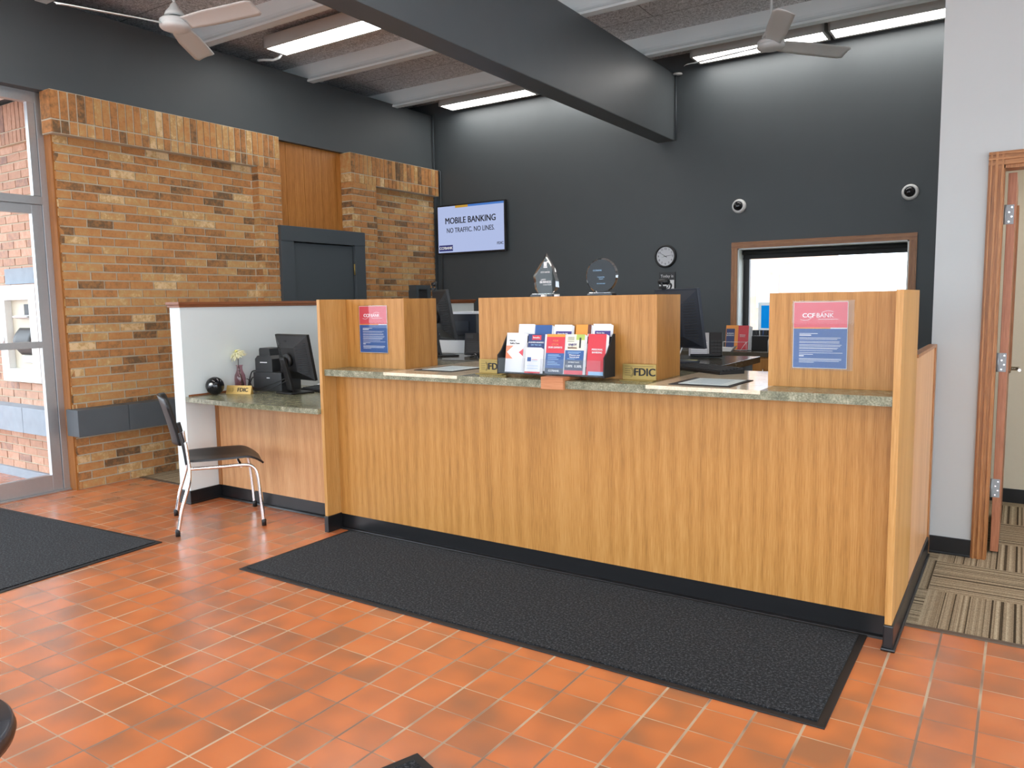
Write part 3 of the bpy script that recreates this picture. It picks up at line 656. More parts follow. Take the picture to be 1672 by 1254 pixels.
# ATM in the outside wall
o = thing('cash_machine', 'white framed cash machine set in the brick wall outside the glass door', 'cash machine', (-6.99, 3.2, 1.25))
m = MB()
m.box(-0.33, 0.325, -0.07, 0.0, 0.285, 0.41, 0.006); m.box(-0.33, 0.325, -0.07, 0.0, -0.40, -0.29, 0.006); m.box(-0.33, -0.205, -0.07, 0.0, -0.29, 0.285, 0.004); m.box(0.205, 0.325, -0.07, 0.0, -0.29, 0.285, 0.004)
put('surround', m, plain('atm_white', (0.80, 0.80, 0.78), 0.4), o)
m = MB(); m.box(-0.205, 0.205, -0.014, 0.0, -0.29, 0.285); put('fascia', m, plain('atm_beige', srgb(206, 200, 180), 0.4), o)
m = MB(); m.box(0.02, 0.16, -0.02, -0.014, 0.15, 0.25, 0.002); put('screen', m, M_['charcoal'], o)
m = MB(); m.shell(lambda u, v: (-0.08 + 0.285 * u, -0.016 - 0.06 * math.sin(PI * v), 0.05 - 0.22 * v), 6, 10, 0.01); put('keypad_hood', m, M_['charcoal'], o)
m = MB(); m.shell(lambda u, v: (-0.07 + 0.24 * u, -0.016 - 0.06 * math.sin(PI * v), 0.16 - 0.03 * v), 6, 6, 0.006); put('card_shelf', m, M_['paper'], o)
m = MB(); m.box(-0.05, 0.2, -0.03, -0.014, -0.24, -0.18, 0.004); put('cash_slot', m, M_['alu'], o)
m = MB(); m.lathe([(0.03, -0.070), (0.026, -0.076), (0.001, -0.076)], (-0.27, 0, -0.05), 'y', 20); put('lock', m, M_['alu'], o)
o = tag(put('wall_plate', MB().box(-7.27, -6.62, 3.185, 3.2, 1.67, 1.80), M_['graypaint']), 'grey flat panel on the outside brick just above the cash machine', 'panel')

# conduit in the back corner
m = MB(); m.tube([(-6.27, 7.80, 3.8), (-6.27, 7.80, 3.12), (-6.21, 7.815, 3.115), (-6.20, 7.83, 3.10), (-6.20, 7.83, 1.5)], 0.008)
tag(put('wire_conduit', m, M_['graydoor']), 'thin grey conduit running down the back left corner', 'conduit')
m = MB(); m.tube([(-3.08, 7.82, 3.74), (-3.08, 7.82, 3.09)], 0.008)
o = tag(put('beam_conduit', m, M_['graydoor']), 'thin grey conduit down the end of the dark beam', 'conduit')
m = MB(); m.lathe([(0.002, 0.01), (0.045, 0.008), (0.05, 0.0), (0.002, -0.004)], (-3.055, 7.80, 3.745), 'z', 20)
put('end_disc', m, M_['whiteplastic'], o)
o.data.materials[0] = M_['graydoor']

# ------------------------------------------------------------------ ceiling lamps and fans
LWX, LWY = 1.235, 0.285
lamp0 = None
def lamp(x, y, label, grp=None):
    global lamp0
    if lamp0 is None:
        t = thing('ceiling_light', label, 'light', (x, y, 3.79))
        m = MB()
        m.prism([(-LWY / 2, 0.0), (-LWY / 2, 0.105), (-LWY / 2 + 0.03, 0.105), (-LWY / 2 + 0.03, 0.004), (-LWY / 2 + 0.012, 0.0)], 'x', 0, LWX)
        m.prism([(LWY / 2, 0.0), (LWY / 2 - 0.012, 0.0), (LWY / 2 - 0.03, 0.004), (LWY / 2 - 0.03, 0.105), (LWY / 2, 0.105)], 'x', 0, LWX)
        m.box(0, 0.02, -LWY / 2, LWY / 2, 0, 0.105); m.box(LWX - 0.02, LWX, -LWY / 2, LWY / 2, 0, 0.105)
        m.box(0, LWX, -LWY / 2, LWY / 2, 0.100, 0.108); m.box(0.2, 0.3, -0.04, 0.04, 0.108, 0.16); m.box(0.9, 1.0, -0.04, 0.04, 0.108, 0.16)
        put('housing', m, M_['housing'], t)
        m = MB(); m.box(0.02, LWX - 0.02, -LWY / 2 + 0.028, LWY / 2 - 0.028, 0.004, 0.010); put('diffuser', m, M_['lamp'], t)
        lamp0 = t
    else:
        t = dup(lamp0); t.location = (x, y, 3.79); t['label'] = label
    if grp: t['group'] = grp
    return t
lamp(-5.895, 5.045, 'bright ceiling tube light over the brick wall, nearest one left of the dark beam')
lamp(-4.655, 5.045, 'next ceiling tube light end to end, mostly hidden by the dark beam')
lamp(-5.93, 7.63, 'ceiling tube light in the back left corner above the television')
lamp(-4.69, 7.63, 'ceiling tube light along the back wall tucked behind the dark beam')
lamp(-2.81, 7.63, 'ceiling tube light on the back wall directly behind the right ceiling fan')
lamp(-1.545, 7.63, 'ceiling tube light on the back wall reaching the white office wall at the right')
for x in (-5.9, -4.66, -2.81, -1.54):
    lamp(x, 2.45, 'unseen ceiling tube light added overhead in front of the teller counter', 'added unseen lobby tubes over the counter front')  # out of view, in step with the visible rows; added for lighting
for x in (-5.9, -4.66, -2.81, -1.54, 0.5, 1.8):
    lamp(x, -0.2, 'unseen ceiling tube light added overhead in the middle of the lobby', 'added unseen lobby tubes mid room')  # extra tubes above the camera area, never seen, added to light the lobby
for x, y in ((0.15, 5.45), (1.5, 5.45), (0.4, 7.7)):
    lamp(x, y, 'unseen tube light added to brighten the office beyond the open wooden door', 'added unseen office tubes').location.z = 2.588  # no lamp known here; added out of sight to brighten the dim office
m_ = MB(); m_.tube([(-5.90, 5.12, 3.80), (-5.94, 5.12, 3.77), (-6.02, 5.12, 3.765), (-6.15, 5.12, 3.79), (-6.24, 5.12, 3.80)], 0.012)
tag(put('flexible_conduit', m_, M_['joist']), 'short white flexible cable running from the light to the left wall', 'cable')

def fan(x, y, rz, label):
    t = thing('ceiling_fan', label, 'fan', (x, y, 3.45), rz)
    m = MB(); m.tube([(0, 0, 0.09), (0, 0, 0.50)], 0.011, 12); put('down_rod', m, M_['fanwhite'], t)
    m = MB(); m.lathe([(0.012, 0.15), (0.022, 0.14), (0.035, 0.115), (0.06, 0.085), (0.07, 0.062), (0.066, 0.056), (0.02, 0.056)], seg=28); put('canopy_cup', m, M_['fanwhite'], t)
    m = MB(); m.lathe([(0.045, 0.07), (0.045, 0.035)], seg=20); put('motor_coil', m, M_['blackmatte'], t)
    m = MB(); m.lathe([(0.05, 0.036), (0.095, 0.034), (0.105, 0.025), (0.105, 0.008), (0.100, 0.004), (0.106, -0.002), (0.106, -0.018), (0.098, -0.030), (0.07, -0.038), (0.001, -0.040)], seg=36); put('motor_housing', m, M_['fanwhite'], t)
    for k in range(3):
        m = MB()
        def bl(u, v):
            s_ = 0.10 + 0.64 * u; w = 0.055 + 0.022 * min(1, u * 3) if u < 0.94 else 0.077 * math.sqrt(1 - ((u - 0.94) / 0.06) ** 2 * 0.55)
            tt = (v - 0.5) * 2; return (s_, tt * w, 0.004 - tt * 0.022 - tt * tt * 0.006)
        m.shell(bl, 20, 6, 0.004)
        m.xform(Matrix.Rotation(2 * PI * k / 3, 4, 'Z')); put('blade', m, M_['fanwhite'], t)
    return t
fan(-5.12, 3.49, math.radians(249), 'white three blade ceiling fan at top left, in front of the slate wall')
fan(-1.76, 6.47, math.radians(172), 'white three blade ceiling fan at the right, in front of the back wall lights')

# ------------------------------------------------------------------ floor mats
def mat(name, label, c, e1, e2, a, b, grp=None):
    """corner c, unit edges e1/e2 with lengths a/b"""
    t = thing(name, label, 'mat', (c[0], c[1], 0), math.atan2(e1[1], e1[0]))
    s_ = 1 if (e1[0] * e2[1] - e1[1] * e2[0]) > 0 else -1
    y0, y1 = (0, b) if s_ > 0 else (-b, 0)
    m = MB(); m.box(0, a, y0, y1, 0.0, 0.006, 0.002); put('rubber_border', m, M_['rubber'], t)
    m = MB(); m.box(0.03, a - 0.03, y0 + 0.03, y1 - 0.03, 0.004, 0.011, 0.003); put('pile', m, M_['pile'], t)
mat('floor_mat', 'long charcoal floor mat lying along the front of the teller counter', (-3.57, 2.63), (1, 0), (0, 1), 3.075, 0.865)
mat('floor_mat', 'charcoal floor mat in front of the glass entrance door', (-4.405, 2.70), (-0.9975, -0.07), (0.07, -0.9975), 1.85, 3.0)
mat('floor_mat', 'corner of a dark mat at the very bottom edge near the camera', (-1.573, 1.794), (0.94, -0.34), (-0.34, -0.94), 0.6, 0.9)

# ------------------------------------------------------------------ teller counter
cx, cy = -2.05, 3.9
t = thing('teller_counter', 'long oak laminate teller counter with black toe kick', 'counter', (cx, cy, 0))
def chp(mb, name, mat): return put(name, mb.xform(Matrix.Translation((-cx, -cy, 0))), mat, t)
m = MB(); m.box(-3.66, -0.419, 3.500, 3.52, 0.10, 1.01); chp(m, 'front_panel', M_['oak'])
m = MB(); m.box(-3.655, -0.424, 3.52, 4.20, 0.0, 1.009); chp(m, 'carcass', M_['oak'])
m = MB(); m.box(-3.66, -0.42, 3.508, 3.52, 0.0, 0.10); m.prism([(3.485, 0.0), (3.49, 0.009), (3.5075, 0.014), (3.5075, 0.0)], 'x', -3.66, -0.42); chp(m, 'toe_kick', M_['vinyl'])
m = MB(); m.box(-3.686, -3.661, 3.384, 3.93, 0.105, 1.487, 0.0015); chp(m, 'end_panel', M_['oak_edge'])
m = MB(); m.box(-0.418, -0.391, 3.389, 3.944, 0.108, 1.477, 0.0015); chp(m, 'end_panel', M_['oak_edge'])
m = MB(); m.box(-0.416, -0.393, 3.9445, 4.80, 0.108, 1.17); chp(m, 'low_side_panel', M_['oak_panel'])
m = MB(); m.box(-0.424, -0.385, 4.80, 4.862, 0.0, 1.185, 0.003); m.box(-0.424, -0.385, 3.9445, 4.80, 1.17, 1.186, 0.002); chp(m, 'side_cap', M_['trim_wood'])
m = MB(); m.box(-0.422, -0.383, 3.381, 4.80, 0.0, 0.108, 0.006); m.box(-0.428, -0.373, 3.370, 4.80, 0.0, 0.014, 0.006); chp(m, 'end_base', M_['vinyl'])
m = MB(); m.box(-3.690, -3.655, 3.378, 3.508, 0.0, 0.105, 0.003); chp(m, 'end_base', M_['vinyl'])

t = thing('countertop', 'green speckled granite worktop along the teller counter', 'countertop', (cx, cy, 1.01))
m = MB()
m.box(-3.658, -0.4195, 3.400, 4.25, 1.0102, 1.0325)
for a, b in ((-3.658, -3.158), (-2.607, -1.483), (-0.942, -0.4195)): m.box(a, b, 3.400, 4.25, 1.0325, 1.05)
for a, b in ((-3.158, -2.607), (-1.483, -0.942)): m.box(a, b, 4.22, 4.25, 1.0325, 1.05) if False else None
put('stone_slab', m.xform(Matrix.Translation((-cx, -cy, -1.01))), M_['stonetop'], t)
for a, b, lb in ((-3.157, -2.608, 'polished beige stone inset in the counter at the left teller window'), (-1.482, -0.943, 'polished beige stone inset in the counter at the right teller window')):
    o = MB().box(0, b - a, 0, 0.92, 0, 0.0178, 0.0008).build('stone_inset', M_['slab'], None, (a, 3.3975, 1.0327)); tag(o, lb, 'counter inset')

def screen_box(x0, x1, z1, label, sides=(1, 1)):
    t = thing('divider_cabinet', label, 'cabinet', ((x0 + x1) / 2, 3.61, 1.0502))
    w = (x1 - x0) / 2; h = z1 - 1.0502
    m = MB(); m.box(-w, w, 0, 0.02, 0, h, 0.0008); put('front_panel', m, M_['oak'], t)
    for s_ in (-1, 1):
        m = MB(); m.box(min(s_ * w, s_ * (w - 0.02)), max(s_ * w, s_ * (w - 0.02)), 0.0202, 0.315, 0, h, 0.0008); put('side_panel', m, M_['oak'], t)
    m = MB(); m.box(-w + 0.02, w - 0.02, 0.0202, 0.315, h - 0.02, h - 0.0005); put('top', m, M_['oak_edge'], t)
    m = MB(); m.box(-w + 0.02, w - 0.02, 0.295, 0.3145, 0, h - 0.0205); put('back_panel', m, M_['oak'], t)
screen_box(-3.660, -3.167, 1.485, 'oak divider cabinet at the left end of the counter, holding the smaller looking notice')
screen_box(-2.602, -1.514, 1.479, 'wide oak divider cabinet in the middle of the counter behind the leaflet rack')
screen_box(-0.967, -0.4195, 1.474, 'oak divider cabinet at the right end of the counter in front of the window')

# notices on the dividers
def notice(x0, x1, z0, z1, label, ext=0.0):
    w, h = x1 - x0, z1 - z0; xc, zc = (x0 + x1) / 2, (z0 + z1) / 2
    t = thing('bank_notice', label, 'notice', (xc, 3.609, zc))
    m = MB(); m.box(-w / 2, w / 2, -0.0035, -0.0022, -h / 2, h / 2); put('sheet', m, M_['paper'], t)
    f = 0.385; zs = h / 2 - h * f; y = -0.0042
    m = MB(); m.box(-w / 2 + 0.002, w / 2 - 0.002, y, -0.0036, zs, h / 2 - 0.002); put('red_panel', m, M_['crimson'], t)
    m = MB(); m.box(-w / 2 + 0.002, w / 2 - 0.002, y, -0.0036, -h / 2 + 0.002, zs - 0.005); put('blue_panel', m, M_['blue'], t)
    m = MB(); m.box(-w / 2 + 0.002, w * 0.19, y, -0.0036, zs - 0.005, zs); put('gold_line', m, M_['orange'], t)
    zt = h / 2 - h * 0.205
    a = text('lettering', 'CCF', w * 0.115, M_['paper'], t, (-w * 0.095, y - 0.0006, zt), bold=0.035, align='RIGHT', sx=1.1)
    b = text('lettering', 'BANK', w * 0.118, M_['paper'], t, (-w * 0.075, y - 0.0006, zt), bold=0.0, align='LEFT', sx=1.02)
    m = MB()
    def arc(p0, p1, hgt, n=14):
        return [(p0[0] + (p1[0] - p0[0]) * i / n, y - 0.0008, p0[1] + (p1[1] - p0[1]) * i / n + hgt * math.sin(PI * i / n)) for i in range(n + 1)]
    m.tube(arc((-w * 0.37, zt - h * 0.055), (-w * 0.16, zt - h * 0.035), -h * 0.028), 0.0009, 5); m.tube(arc((0.02 * w, zt + h * 0.042), (w * 0.24, zt + h * 0.055), h * 0.022), 0.0009, 5)
    m.box(-w * 0.04, w * 0.33, y - 0.0006, y, zt - h * 0.058, zt - h * 0.052); put('swoosh', m, M_['paper'], t)
    m = MB(); random.seed(3)
    def line(fz, fw, th=0.0022): m.box(-w * 0.38, -w * 0.38 + w * fw, y - 0.0004, y, h / 2 - h * fz - th / 2, h / 2 - h * fz + th / 2)
    line(0.475, .34, .0022); line(0.50, .22, .0042)
    for fz, fw in ((.54, .76), (.56, .70), (.595, .74), (.615, .74), (.645, .78), (.665, .76), (.69, .72), (.705, .70), (.735, .62), (.765, .80)): line(fz, fw, .0016)
    line(.79, .26, .002); line(.815, .09, .0042)
    for fz, fw in ((.855, .78), (.87, .78), (.89, .74), (.91, .28)): line(fz, fw, .0016)
    put('small_print', m, M_['lightblue'] if False else M_['paper'], t)
    m = MB(); m.box(-w / 2 - 0.006, w / 2 + 0.006 + ext, -0.0075, -0.0052, -h / 2 - 0.008, h / 2 + 0.006, 0.0008); put('acrylic_holder', m, M_['acrylic'], t)
notice(-3.540, -3.304, 1.148, 1.442, 'red and blue bank notice in clear holder on the left divider')
notice(-0.858, -0.630, 1.138, 1.432, 'red and blue bank notice in clear holder on the right divider', ext=0.02)

def fdic(t, w, h, y, z0, tilt=0.0):
    text('lettering', 'FDIC', h * 0.66, M_['ink'], t, (w * 0.165, y, z0 + h * 0.47), bold=0.032, sx=1.0)
    m = MB()
    for r in (0.26, 0.33):
        m.tube([(-w * 0.30 + h * r * math.cos(a), y - 0.0003, z0 + h * 0.48 + h * r * math.sin(a)) for a in [math.radians(-70 + 140 * i / 10) for i in range(11)]], 0.0008, 5)
    for k in range(4): m.box(-w * 0.42, -w * 0.26, y - 0.0005, y + 0.0002, z0 + h * (0.28 + 0.13 * k), z0 + h * (0.30 + 0.13 * k))
    m.box(-w * 0.42, w * 0.42, y - 0.0005, y + 0.0002, z0 + h * 0.84, z0 + h * 0.855)
    put('emblem', m, M_['ink'], t)
def plaque(x, label):
    t = thing('bank_plaque', label, 'sign', (x, 3.58, 1.0504))
    w, h = 0.182, 0.082
    m = MB(); m.box(-w / 2, w / 2, 0.0, 0.004, 0, h, 0.001); m.box(-w / 2, w / 2, -0.04, 0.004, 0, 0.0035, 0.001); put('brass_plate', m, M_['brass'], t)
    fdic(t, w, h, -0.0012, 0.002)
plaque(-2.494, 'small brass FDIC plaque standing left of the leaflet rack')
plaque(-1.596, 'small brass FDIC plaque standing right of the leaflet rack')

# wooden hook block under the rack
t = thing('wooden_block', 'small reddish wooden block hooked over the counter edge below the leaflet rack', 'wooden block', (-1.985, 3.40, 1.01))
m = MB(); m.box(-0.066, 0.066, -0.024, -0.001, -0.004, 0.060, 0.003); put('front_piece', m, M_['block_wood'], t)
m = MB(); m.box(-0.066, 0.066, -0.0008, 0.16, 0.0405, 0.060, 0.002); put('top_piece', m, M_['block_wood'], t)

# leaflet rack
t = thing('leaflet_rack', 'black sided clear fronted leaflet rack in the middle of the counter', 'leaflet rack', (-2.04, 3.44, 1.0702))
m = MB(); m.box(-0.315, 0.315, 0.0, 0.115, 0.0, 0.006); put('base', m, M_['blackmatte'], t)
m = MB(); m.box(-0.315, 0.315, 0.112, 0.118, 0.006, 0.20); put('back_panel', m, M_['blackmatte'], t)
for s_ in (-1, 1):
    m = MB(); m.prism([(-0.005, -0.002), (0.118, -0.002), (0.122, 0.215), (0.105, 0.215), (0.035, 0.125), (0.0, 0.10)], 'x', min(s_ * 0.315, s_ * 0.322), max(s_ * 0.315, s_ * 0.322)); put('side_panel', m, M_['blackmatte'], t)
m = MB(); m.box(-0.314, 0.314, -0.004, -0.001, 0.004, 0.085); put('clear_front', m, M_['acrylic'], t)
m = MB(); m.box(-0.314, 0.314, 0.060, 0.063, 0.006, 0.12); put('middle_divider', m, M_['acrylic'], t)

def leaflet(label, x0, x1, y, z0, z1, prints, words=(), n=0.010, skew=0.014, grp=None):
    """a stack of folded leaflets; prints are (fx0, fx1, fz0, fz1, material) fractions, words are (text, fx, fz, fsize, material)"""
    w, h = x1 - x0, z1 - z0
    t = thing('leaflet_stack', label, 'leaflet', ((x0 + x1) / 2, y, z0)); t.rotation_euler = (-0.16, 0, 0)
    m = MB()
    k = 4
    for i in range(k): m.box(-w / 2 + skew * i / k, w / 2 + skew * i / k, n * i / k, n * (i + 0.75) / k, 0, h - 0.002 * i)
    put('sheets', m, M_['paper'], t)
    for i, (a, b, c, d, mt) in enumerate(prints):
        yy = -0.0006 - 0.0003 * i
        m = MB(); m.box(-w / 2 + w * a, -w / 2 + w * b, yy, yy + 0.0004, h * c, h * d); put('printed_panel', m, mt, t)
    for s_, fx, fz, fs, mt in words:
        text('lettering', s_, h * fs, mt, t, (-w / 2 + w * fx, -0.0032, h * fz), bold=0.02)
    return t, w, h
P = M_
BK, FR = 3.533, 3.468
leaflet('plain white leaflet stack, leftmost in the back row of the rack', -2.300, -2.200, BK, 1.115, 1.335, [])
leaflet('plain blue leaflet stack, second in the back row of the rack', -2.195, -2.090, BK, 1.115, 1.330, [(0, 1, 0, 1, P['blue'])])
leaflet('white leaflet with purple band in the back row, behind the red and blue one', -2.075, -1.970, BK, 1.115, 1.332, [(0.1, 1, 0.55, 0.84, P['purple'])], [('Know the full', 0.5, 0.78, 0.05, P['paper']), ('coverage', 0.42, 0.70, 0.05, P['paper'])])
leaflet('orange and brown leaflet in the back row of the rack', -1.945, -1.855, BK, 1.115, 1.333, [(0, 0.78, 0, 1, P['orange']), (0.78, 1, 0.78, 1, P['brownp'])])
leaflet('white leaflet with purple band, rightmost in the back row of the rack', -1.845, -1.745, BK, 1.115, 1.337, [(0.12, 1, 0.55, 0.84, P['purple'])], [('Know the', 0.45, 0.79, 0.05, P['paper']), ('safeguards', 0.5, 0.71, 0.05, P['paper'])])
t_, w, h = leaflet('white leaflet with orange arrow shapes, leftmost in the front row', -2.335, -2.225, FR, 1.078, 1.290, [], [('How to', 0.36, 0.80, 0.055, P['charcoal']), ('Build a Team', 0.50, 0.73, 0.055, P['charcoal'])], skew=0.022)
m = MB(); m.prism([(-w / 2, h * 0.67), (-w / 2 + w * 0.42, h * 0.67), (-w / 2 + w * 0.05, h * 0.51), (-w / 2 + w * 0.42, h * 0.34), (-w / 2, h * 0.34)], 'y', -0.0012, -0.0005); put('orange_arrow', m, M_['coral'], t_)
m = MB(); m.prism([(w / 2, h * 0.60), (w / 2 - w * 0.25, h * 0.505), (w / 2, h * 0.41)], 'y', -0.0012, -0.0005); put('red_arrow', m, M_['crimson'], t_)
t_, w, h = leaflet('navy leaflet with red oval badge in the front row', -2.196, -2.085, FR, 1.090, 1.284, [(0, 0.93, 0, 1, P['navy']), (0.22, 0.72, 0.84, 0.97, P['red'])], [('benefits', 0.47, 0.905, 0.07, P['paper']), ('BUSINESS BANKING', 0.47, 0.77, 0.055, P['paper']), ('ON THE GO', 0.47, 0.70, 0.06, P['lightblue'])])
leaflet('small white leaflet with blue square standing before the navy one', -2.196, -2.100, FR - 0.020, 1.078, 1.214, [(0, 1, 0, 0.06, P['red']), (0.14, 0.38, 0.46, 0.62, P['blue']), (0.45, 0.8, 0.52, 0.535, P['red']), (0.45, 0.8, 0.47, 0.485, P['lightblue']), (0.15, 0.85, 0.28, 0.295, P['lightblue']), (0.15, 0.85, 0.18, 0.195, P['lightblue'])])
leaflet('leaflet with orange top, red middle and blue foot in the front row', -2.082, -1.972, FR, 1.078, 1.285, [(0, 1, 0.93, 1, P['orange']), (0, 1, 0.52, 0.93, P['red']), (0, 1, 0.14, 0.52, P['blue']), (0, 1, 0, 0.14, P['slateprint'])] + [(0.12, 0.12 + q, z, z + 0.012, P['lightblue']) for q, z in ((.6, .47), (.7, .44), (.5, .40), (.6, .36), (.4, .30), (.55, .26), (.7, .22))], [('YOUR', 0.5, 0.83, 0.06, P['coral']), ('LOCAL', 0.5, 0.74, 0.065, P['coral']), ('OUR EXPERTS', 0.5, 0.66, 0.065, P['paper']), ('CCFBANK', 0.5, 0.07, 0.07, P['paper'])])
leaflet('leaflet with cream picture above slate text in the front row', -1.966, -1.858, FR, 1.078, 1.285, [(0, 1, 0.60, 1, P['creamp']), (0.55, 1, 0.86, 1, P['green']), (0.72, 0.82, 0.66, 0.92, P['charcoal']), (0, 1, 0.10, 0.60, P['slateprint']), (0, 1, 0.36, 0.60, P['blue']), (0, 1, 0, 0.10, P['crimson'])] + [(0.1, 0.45, z, z + 0.01, P['charcoal']) for z in (.92, .89, .86, .82)] + [(0.15, 0.15 + q, z, z + 0.012, P['lightblue']) for q, z in ((.7, .55), (.6, .52), (.4, .38))], [('ENJOY', 0.38, 0.74, 0.08, P['purple']), ('BANKING', 0.38, 0.66, 0.06, P['brownp']), ('Whatever your', 0.52, 0.48, 0.05, P['paper']), ('financial goals', 0.52, 0.43, 0.05, P['paper']), ('1.00%  0.30%', 0.5, 0.20, 0.085, P['paper']), ('INTEREST RATE', 0.5, 0.30, 0.045, P['paper'])])
leaflet('tall red leaflet, rightmost in the front row of the rack', -1.838, -1.736, FR, 1.078, 1.288, [(0, 1, 0, 1, P['red']), (0.12, 1, 0.0, 0.09, P['lightblue'])], [('PERSONAL', 0.55, 0.62, 0.062, P['paper']), ('BANKING', 0.55, 0.55, 0.062, P['paper'])])

# glass framed pads on the insets
def pad(x, y, rz, label):
    t = thing('counter_pad', label, 'writing pad', (x, y, 1.0508), rz)
    m = MB(); m.box(-0.15, 0.15, -0.17, 0.17, 0, 0.003, 0.0008); put('black_frame', m, M_['blackmatte'], t)
    m = MB(); m.box(-0.115, 0.125, -0.135, 0.15, 0.003, 0.0042); put('sheet', m, plain('pad_sheet', srgb(214, 228, 228), 0.5), t)
    m = MB()
    for k in range(7): m.box(-0.08, 0.08, -0.09 + k * 0.03, -0.083 + k * 0.03, 0.0042, 0.0045)
    put('small_print', m, plain('pad_print', srgb(120, 150, 170), 0.3), t)
pad(-2.915, 3.74, -0.05, 'black edged paper pad lying on the left beige inset')
pad(-1.24, 3.63, -0.02, 'black edged paper pad lying on the right beige inset')

# awards on the middle divider
t = thing('glass_award', 'pointed teardrop glass award on the middle divider', 'award', (-2.286, 3.84, 1.4792))
m = MB(); m.box(-0.088, 0.074, -0.035, 0.035, 0, 0.014, 0.002); put('black_base', m, M_['blackgloss'], t)
m = MB(); m.box(-0.080, 0.070, -0.030, 0.030, 0.0142, 0.0185, 0.001); put('glass_foot', m, M_['crystalfacet'], t)
out = [(0.002, 0.250), (-0.055, 0.170), (-0.088, 0.122), (-0.078, 0.050), (-0.056, 0.019), (0.054, 0.019), (0.084, 0.052), (0.082, 0.085), (0.056, 0.165)]
inn = [(0.002, 0.225), (-0.040, 0.162), (-0.066, 0.118), (-0.062, 0.055), (-0.048, 0.020), (0.046, 0.020), (0.066, 0.055), (0.066, 0.088), (0.042, 0.160)]
m = MB(); m.prism(inn, 'y', -0.010, 0.010); gp = put('glass_body', m, M_['crystal'], t)
m = MB(); n = len(out)
V = [m.bm.verts.new((x, -0.010, z)) for x, z in inn]; W = [m.bm.verts.new((x, 0.0, z)) for x, z in out]; Q = [m.bm.verts.new((x, 0.010, z)) for x, z in inn]
for i in range(n):
    j = (i + 1) % n; m.bm.faces.new((V[i], V[j], W[j], W[i])); m.bm.faces.new((W[i], W[j], Q[j], Q[i]))
put('bevelled_edge', m, M_['crystalfacet'], t)
m = MB(); m.box(-0.012, 0.012, -0.0112, -0.0104, 0.165, 0.172); m.box(-0.010, 0.010, -0.0112, -0.0104, 0.174, 0.198); m.box(0.010, 0.018, -0.0112, -0.0104, 0.195, 0.204); put('etched_crest', m, M_['paper'], t)
text('lettering', 'CCF BANK', 0.013, M_['paper'], t, (0.0, -0.0112, 0.140)); text('lettering', 'LARGE', 0.011, M_['paper'], t, (-0.014, -0.0112, 0.098)); text('lettering', 'BUSINESS', 0.018, M_['paper'], t, (0.0, -0.0112, 0.084), bold=0.03); text('lettering', 'of the YEAR', 0.011, M_['paper'], t, (0.012, -0.0112, 0.069))
t = thing('glass_award', 'round dark glass award on a low black stand on the middle divider', 'award', (-1.932, 3.84, 1.4792))
m = MB(); m.box(-0.078, 0.074, -0.03, 0.03, 0, 0.012, 0.003); put('black_base', m, M_['blackgloss'], t)
m = MB(); m.box(-0.070, 0.066, -0.022, 0.022, 0.0122, 0.018, 0.002); put('glass_foot', m, M_['crystalfacet'], t)
m = MB(); m.lathe([(0.001, -0.011), (0.088, -0.011), (0.088, 0.011), (0.001, 0.011)], (0, 0, 0.108), 'y', 48, False); put('glass_disc', m, M_['crystaldark'], t)
m = MB(); m.lathe([(0.0885, -0.011), (0.097, 0.0), (0.0885, 0.011)], (0, 0, 0.108), 'y', 48, False, False); put('bevelled_rim', m, M_['crystalfacet'], t)
text('lettering', 'CCFBANK', 0.012, M_['lightblue'], t, (-0.022, -0.0125, 0.138)); text('lettering', 'Community', 0.009, M_['lightblue'], t, (0, -0.0125, 0.102)); text('lettering', 'Award', 0.009, M_['lightblue'], t, (0, -0.0125, 0.092)); text('lettering', 'IN LAKELAND', 0.008, M_['lightblue'], t, (0, -0.0125, 0.066))
for x, lb in ((-2.245, 'small white block on the divider top beside the teardrop award'), (-2.16, 'small white block on the divider top midway between the two awards')):
    tag(put('small_block', MB().box(-0.013, 0.013, -0.01, 0.01, 0, 0.012, 0.001), M_['whiteplastic'], None, (x, 3.74, 1.4792)), lb, 'block')
tag(put('clear_tray', MB().box(-0.06, 0.055, -0.09, 0.09, 0, 0.012, 0.001), M_['acrylic'], None, (-0.49, 3.75, 1.4742)), 'flat clear plastic tray on top of the right divider', 'tray')

# leaflets leaning in the low side panel
for i in range(3):
    o = tag(put('folder_card', MB().box(-0.004, 0.004, -0.10, 0.10, 0, 0.15), [M_['lightblue'], M_['paper'], plain('teal_card', srgb(120, 160, 160), 0.5)][i], None, (-0.436 - 0.014 * i, 4.22 + 0.05 * i, 1.09)), ['pale blue card leaning behind the low side panel, nearest the divider', 'white card leaning behind the low side panel, middle of three', 'teal card leaning behind the low side panel, nearest the white wall'][i], 'card')
    o.rotation_euler = (-0.5, 0, 0)
tag(put('card_shelf', MB().box(-0.48, -0.4245, 4.02, 4.60, 1.06, 1.08), M_['oak_edge']), 'narrow oak shelf behind the low side panel holding cards', 'shelf')

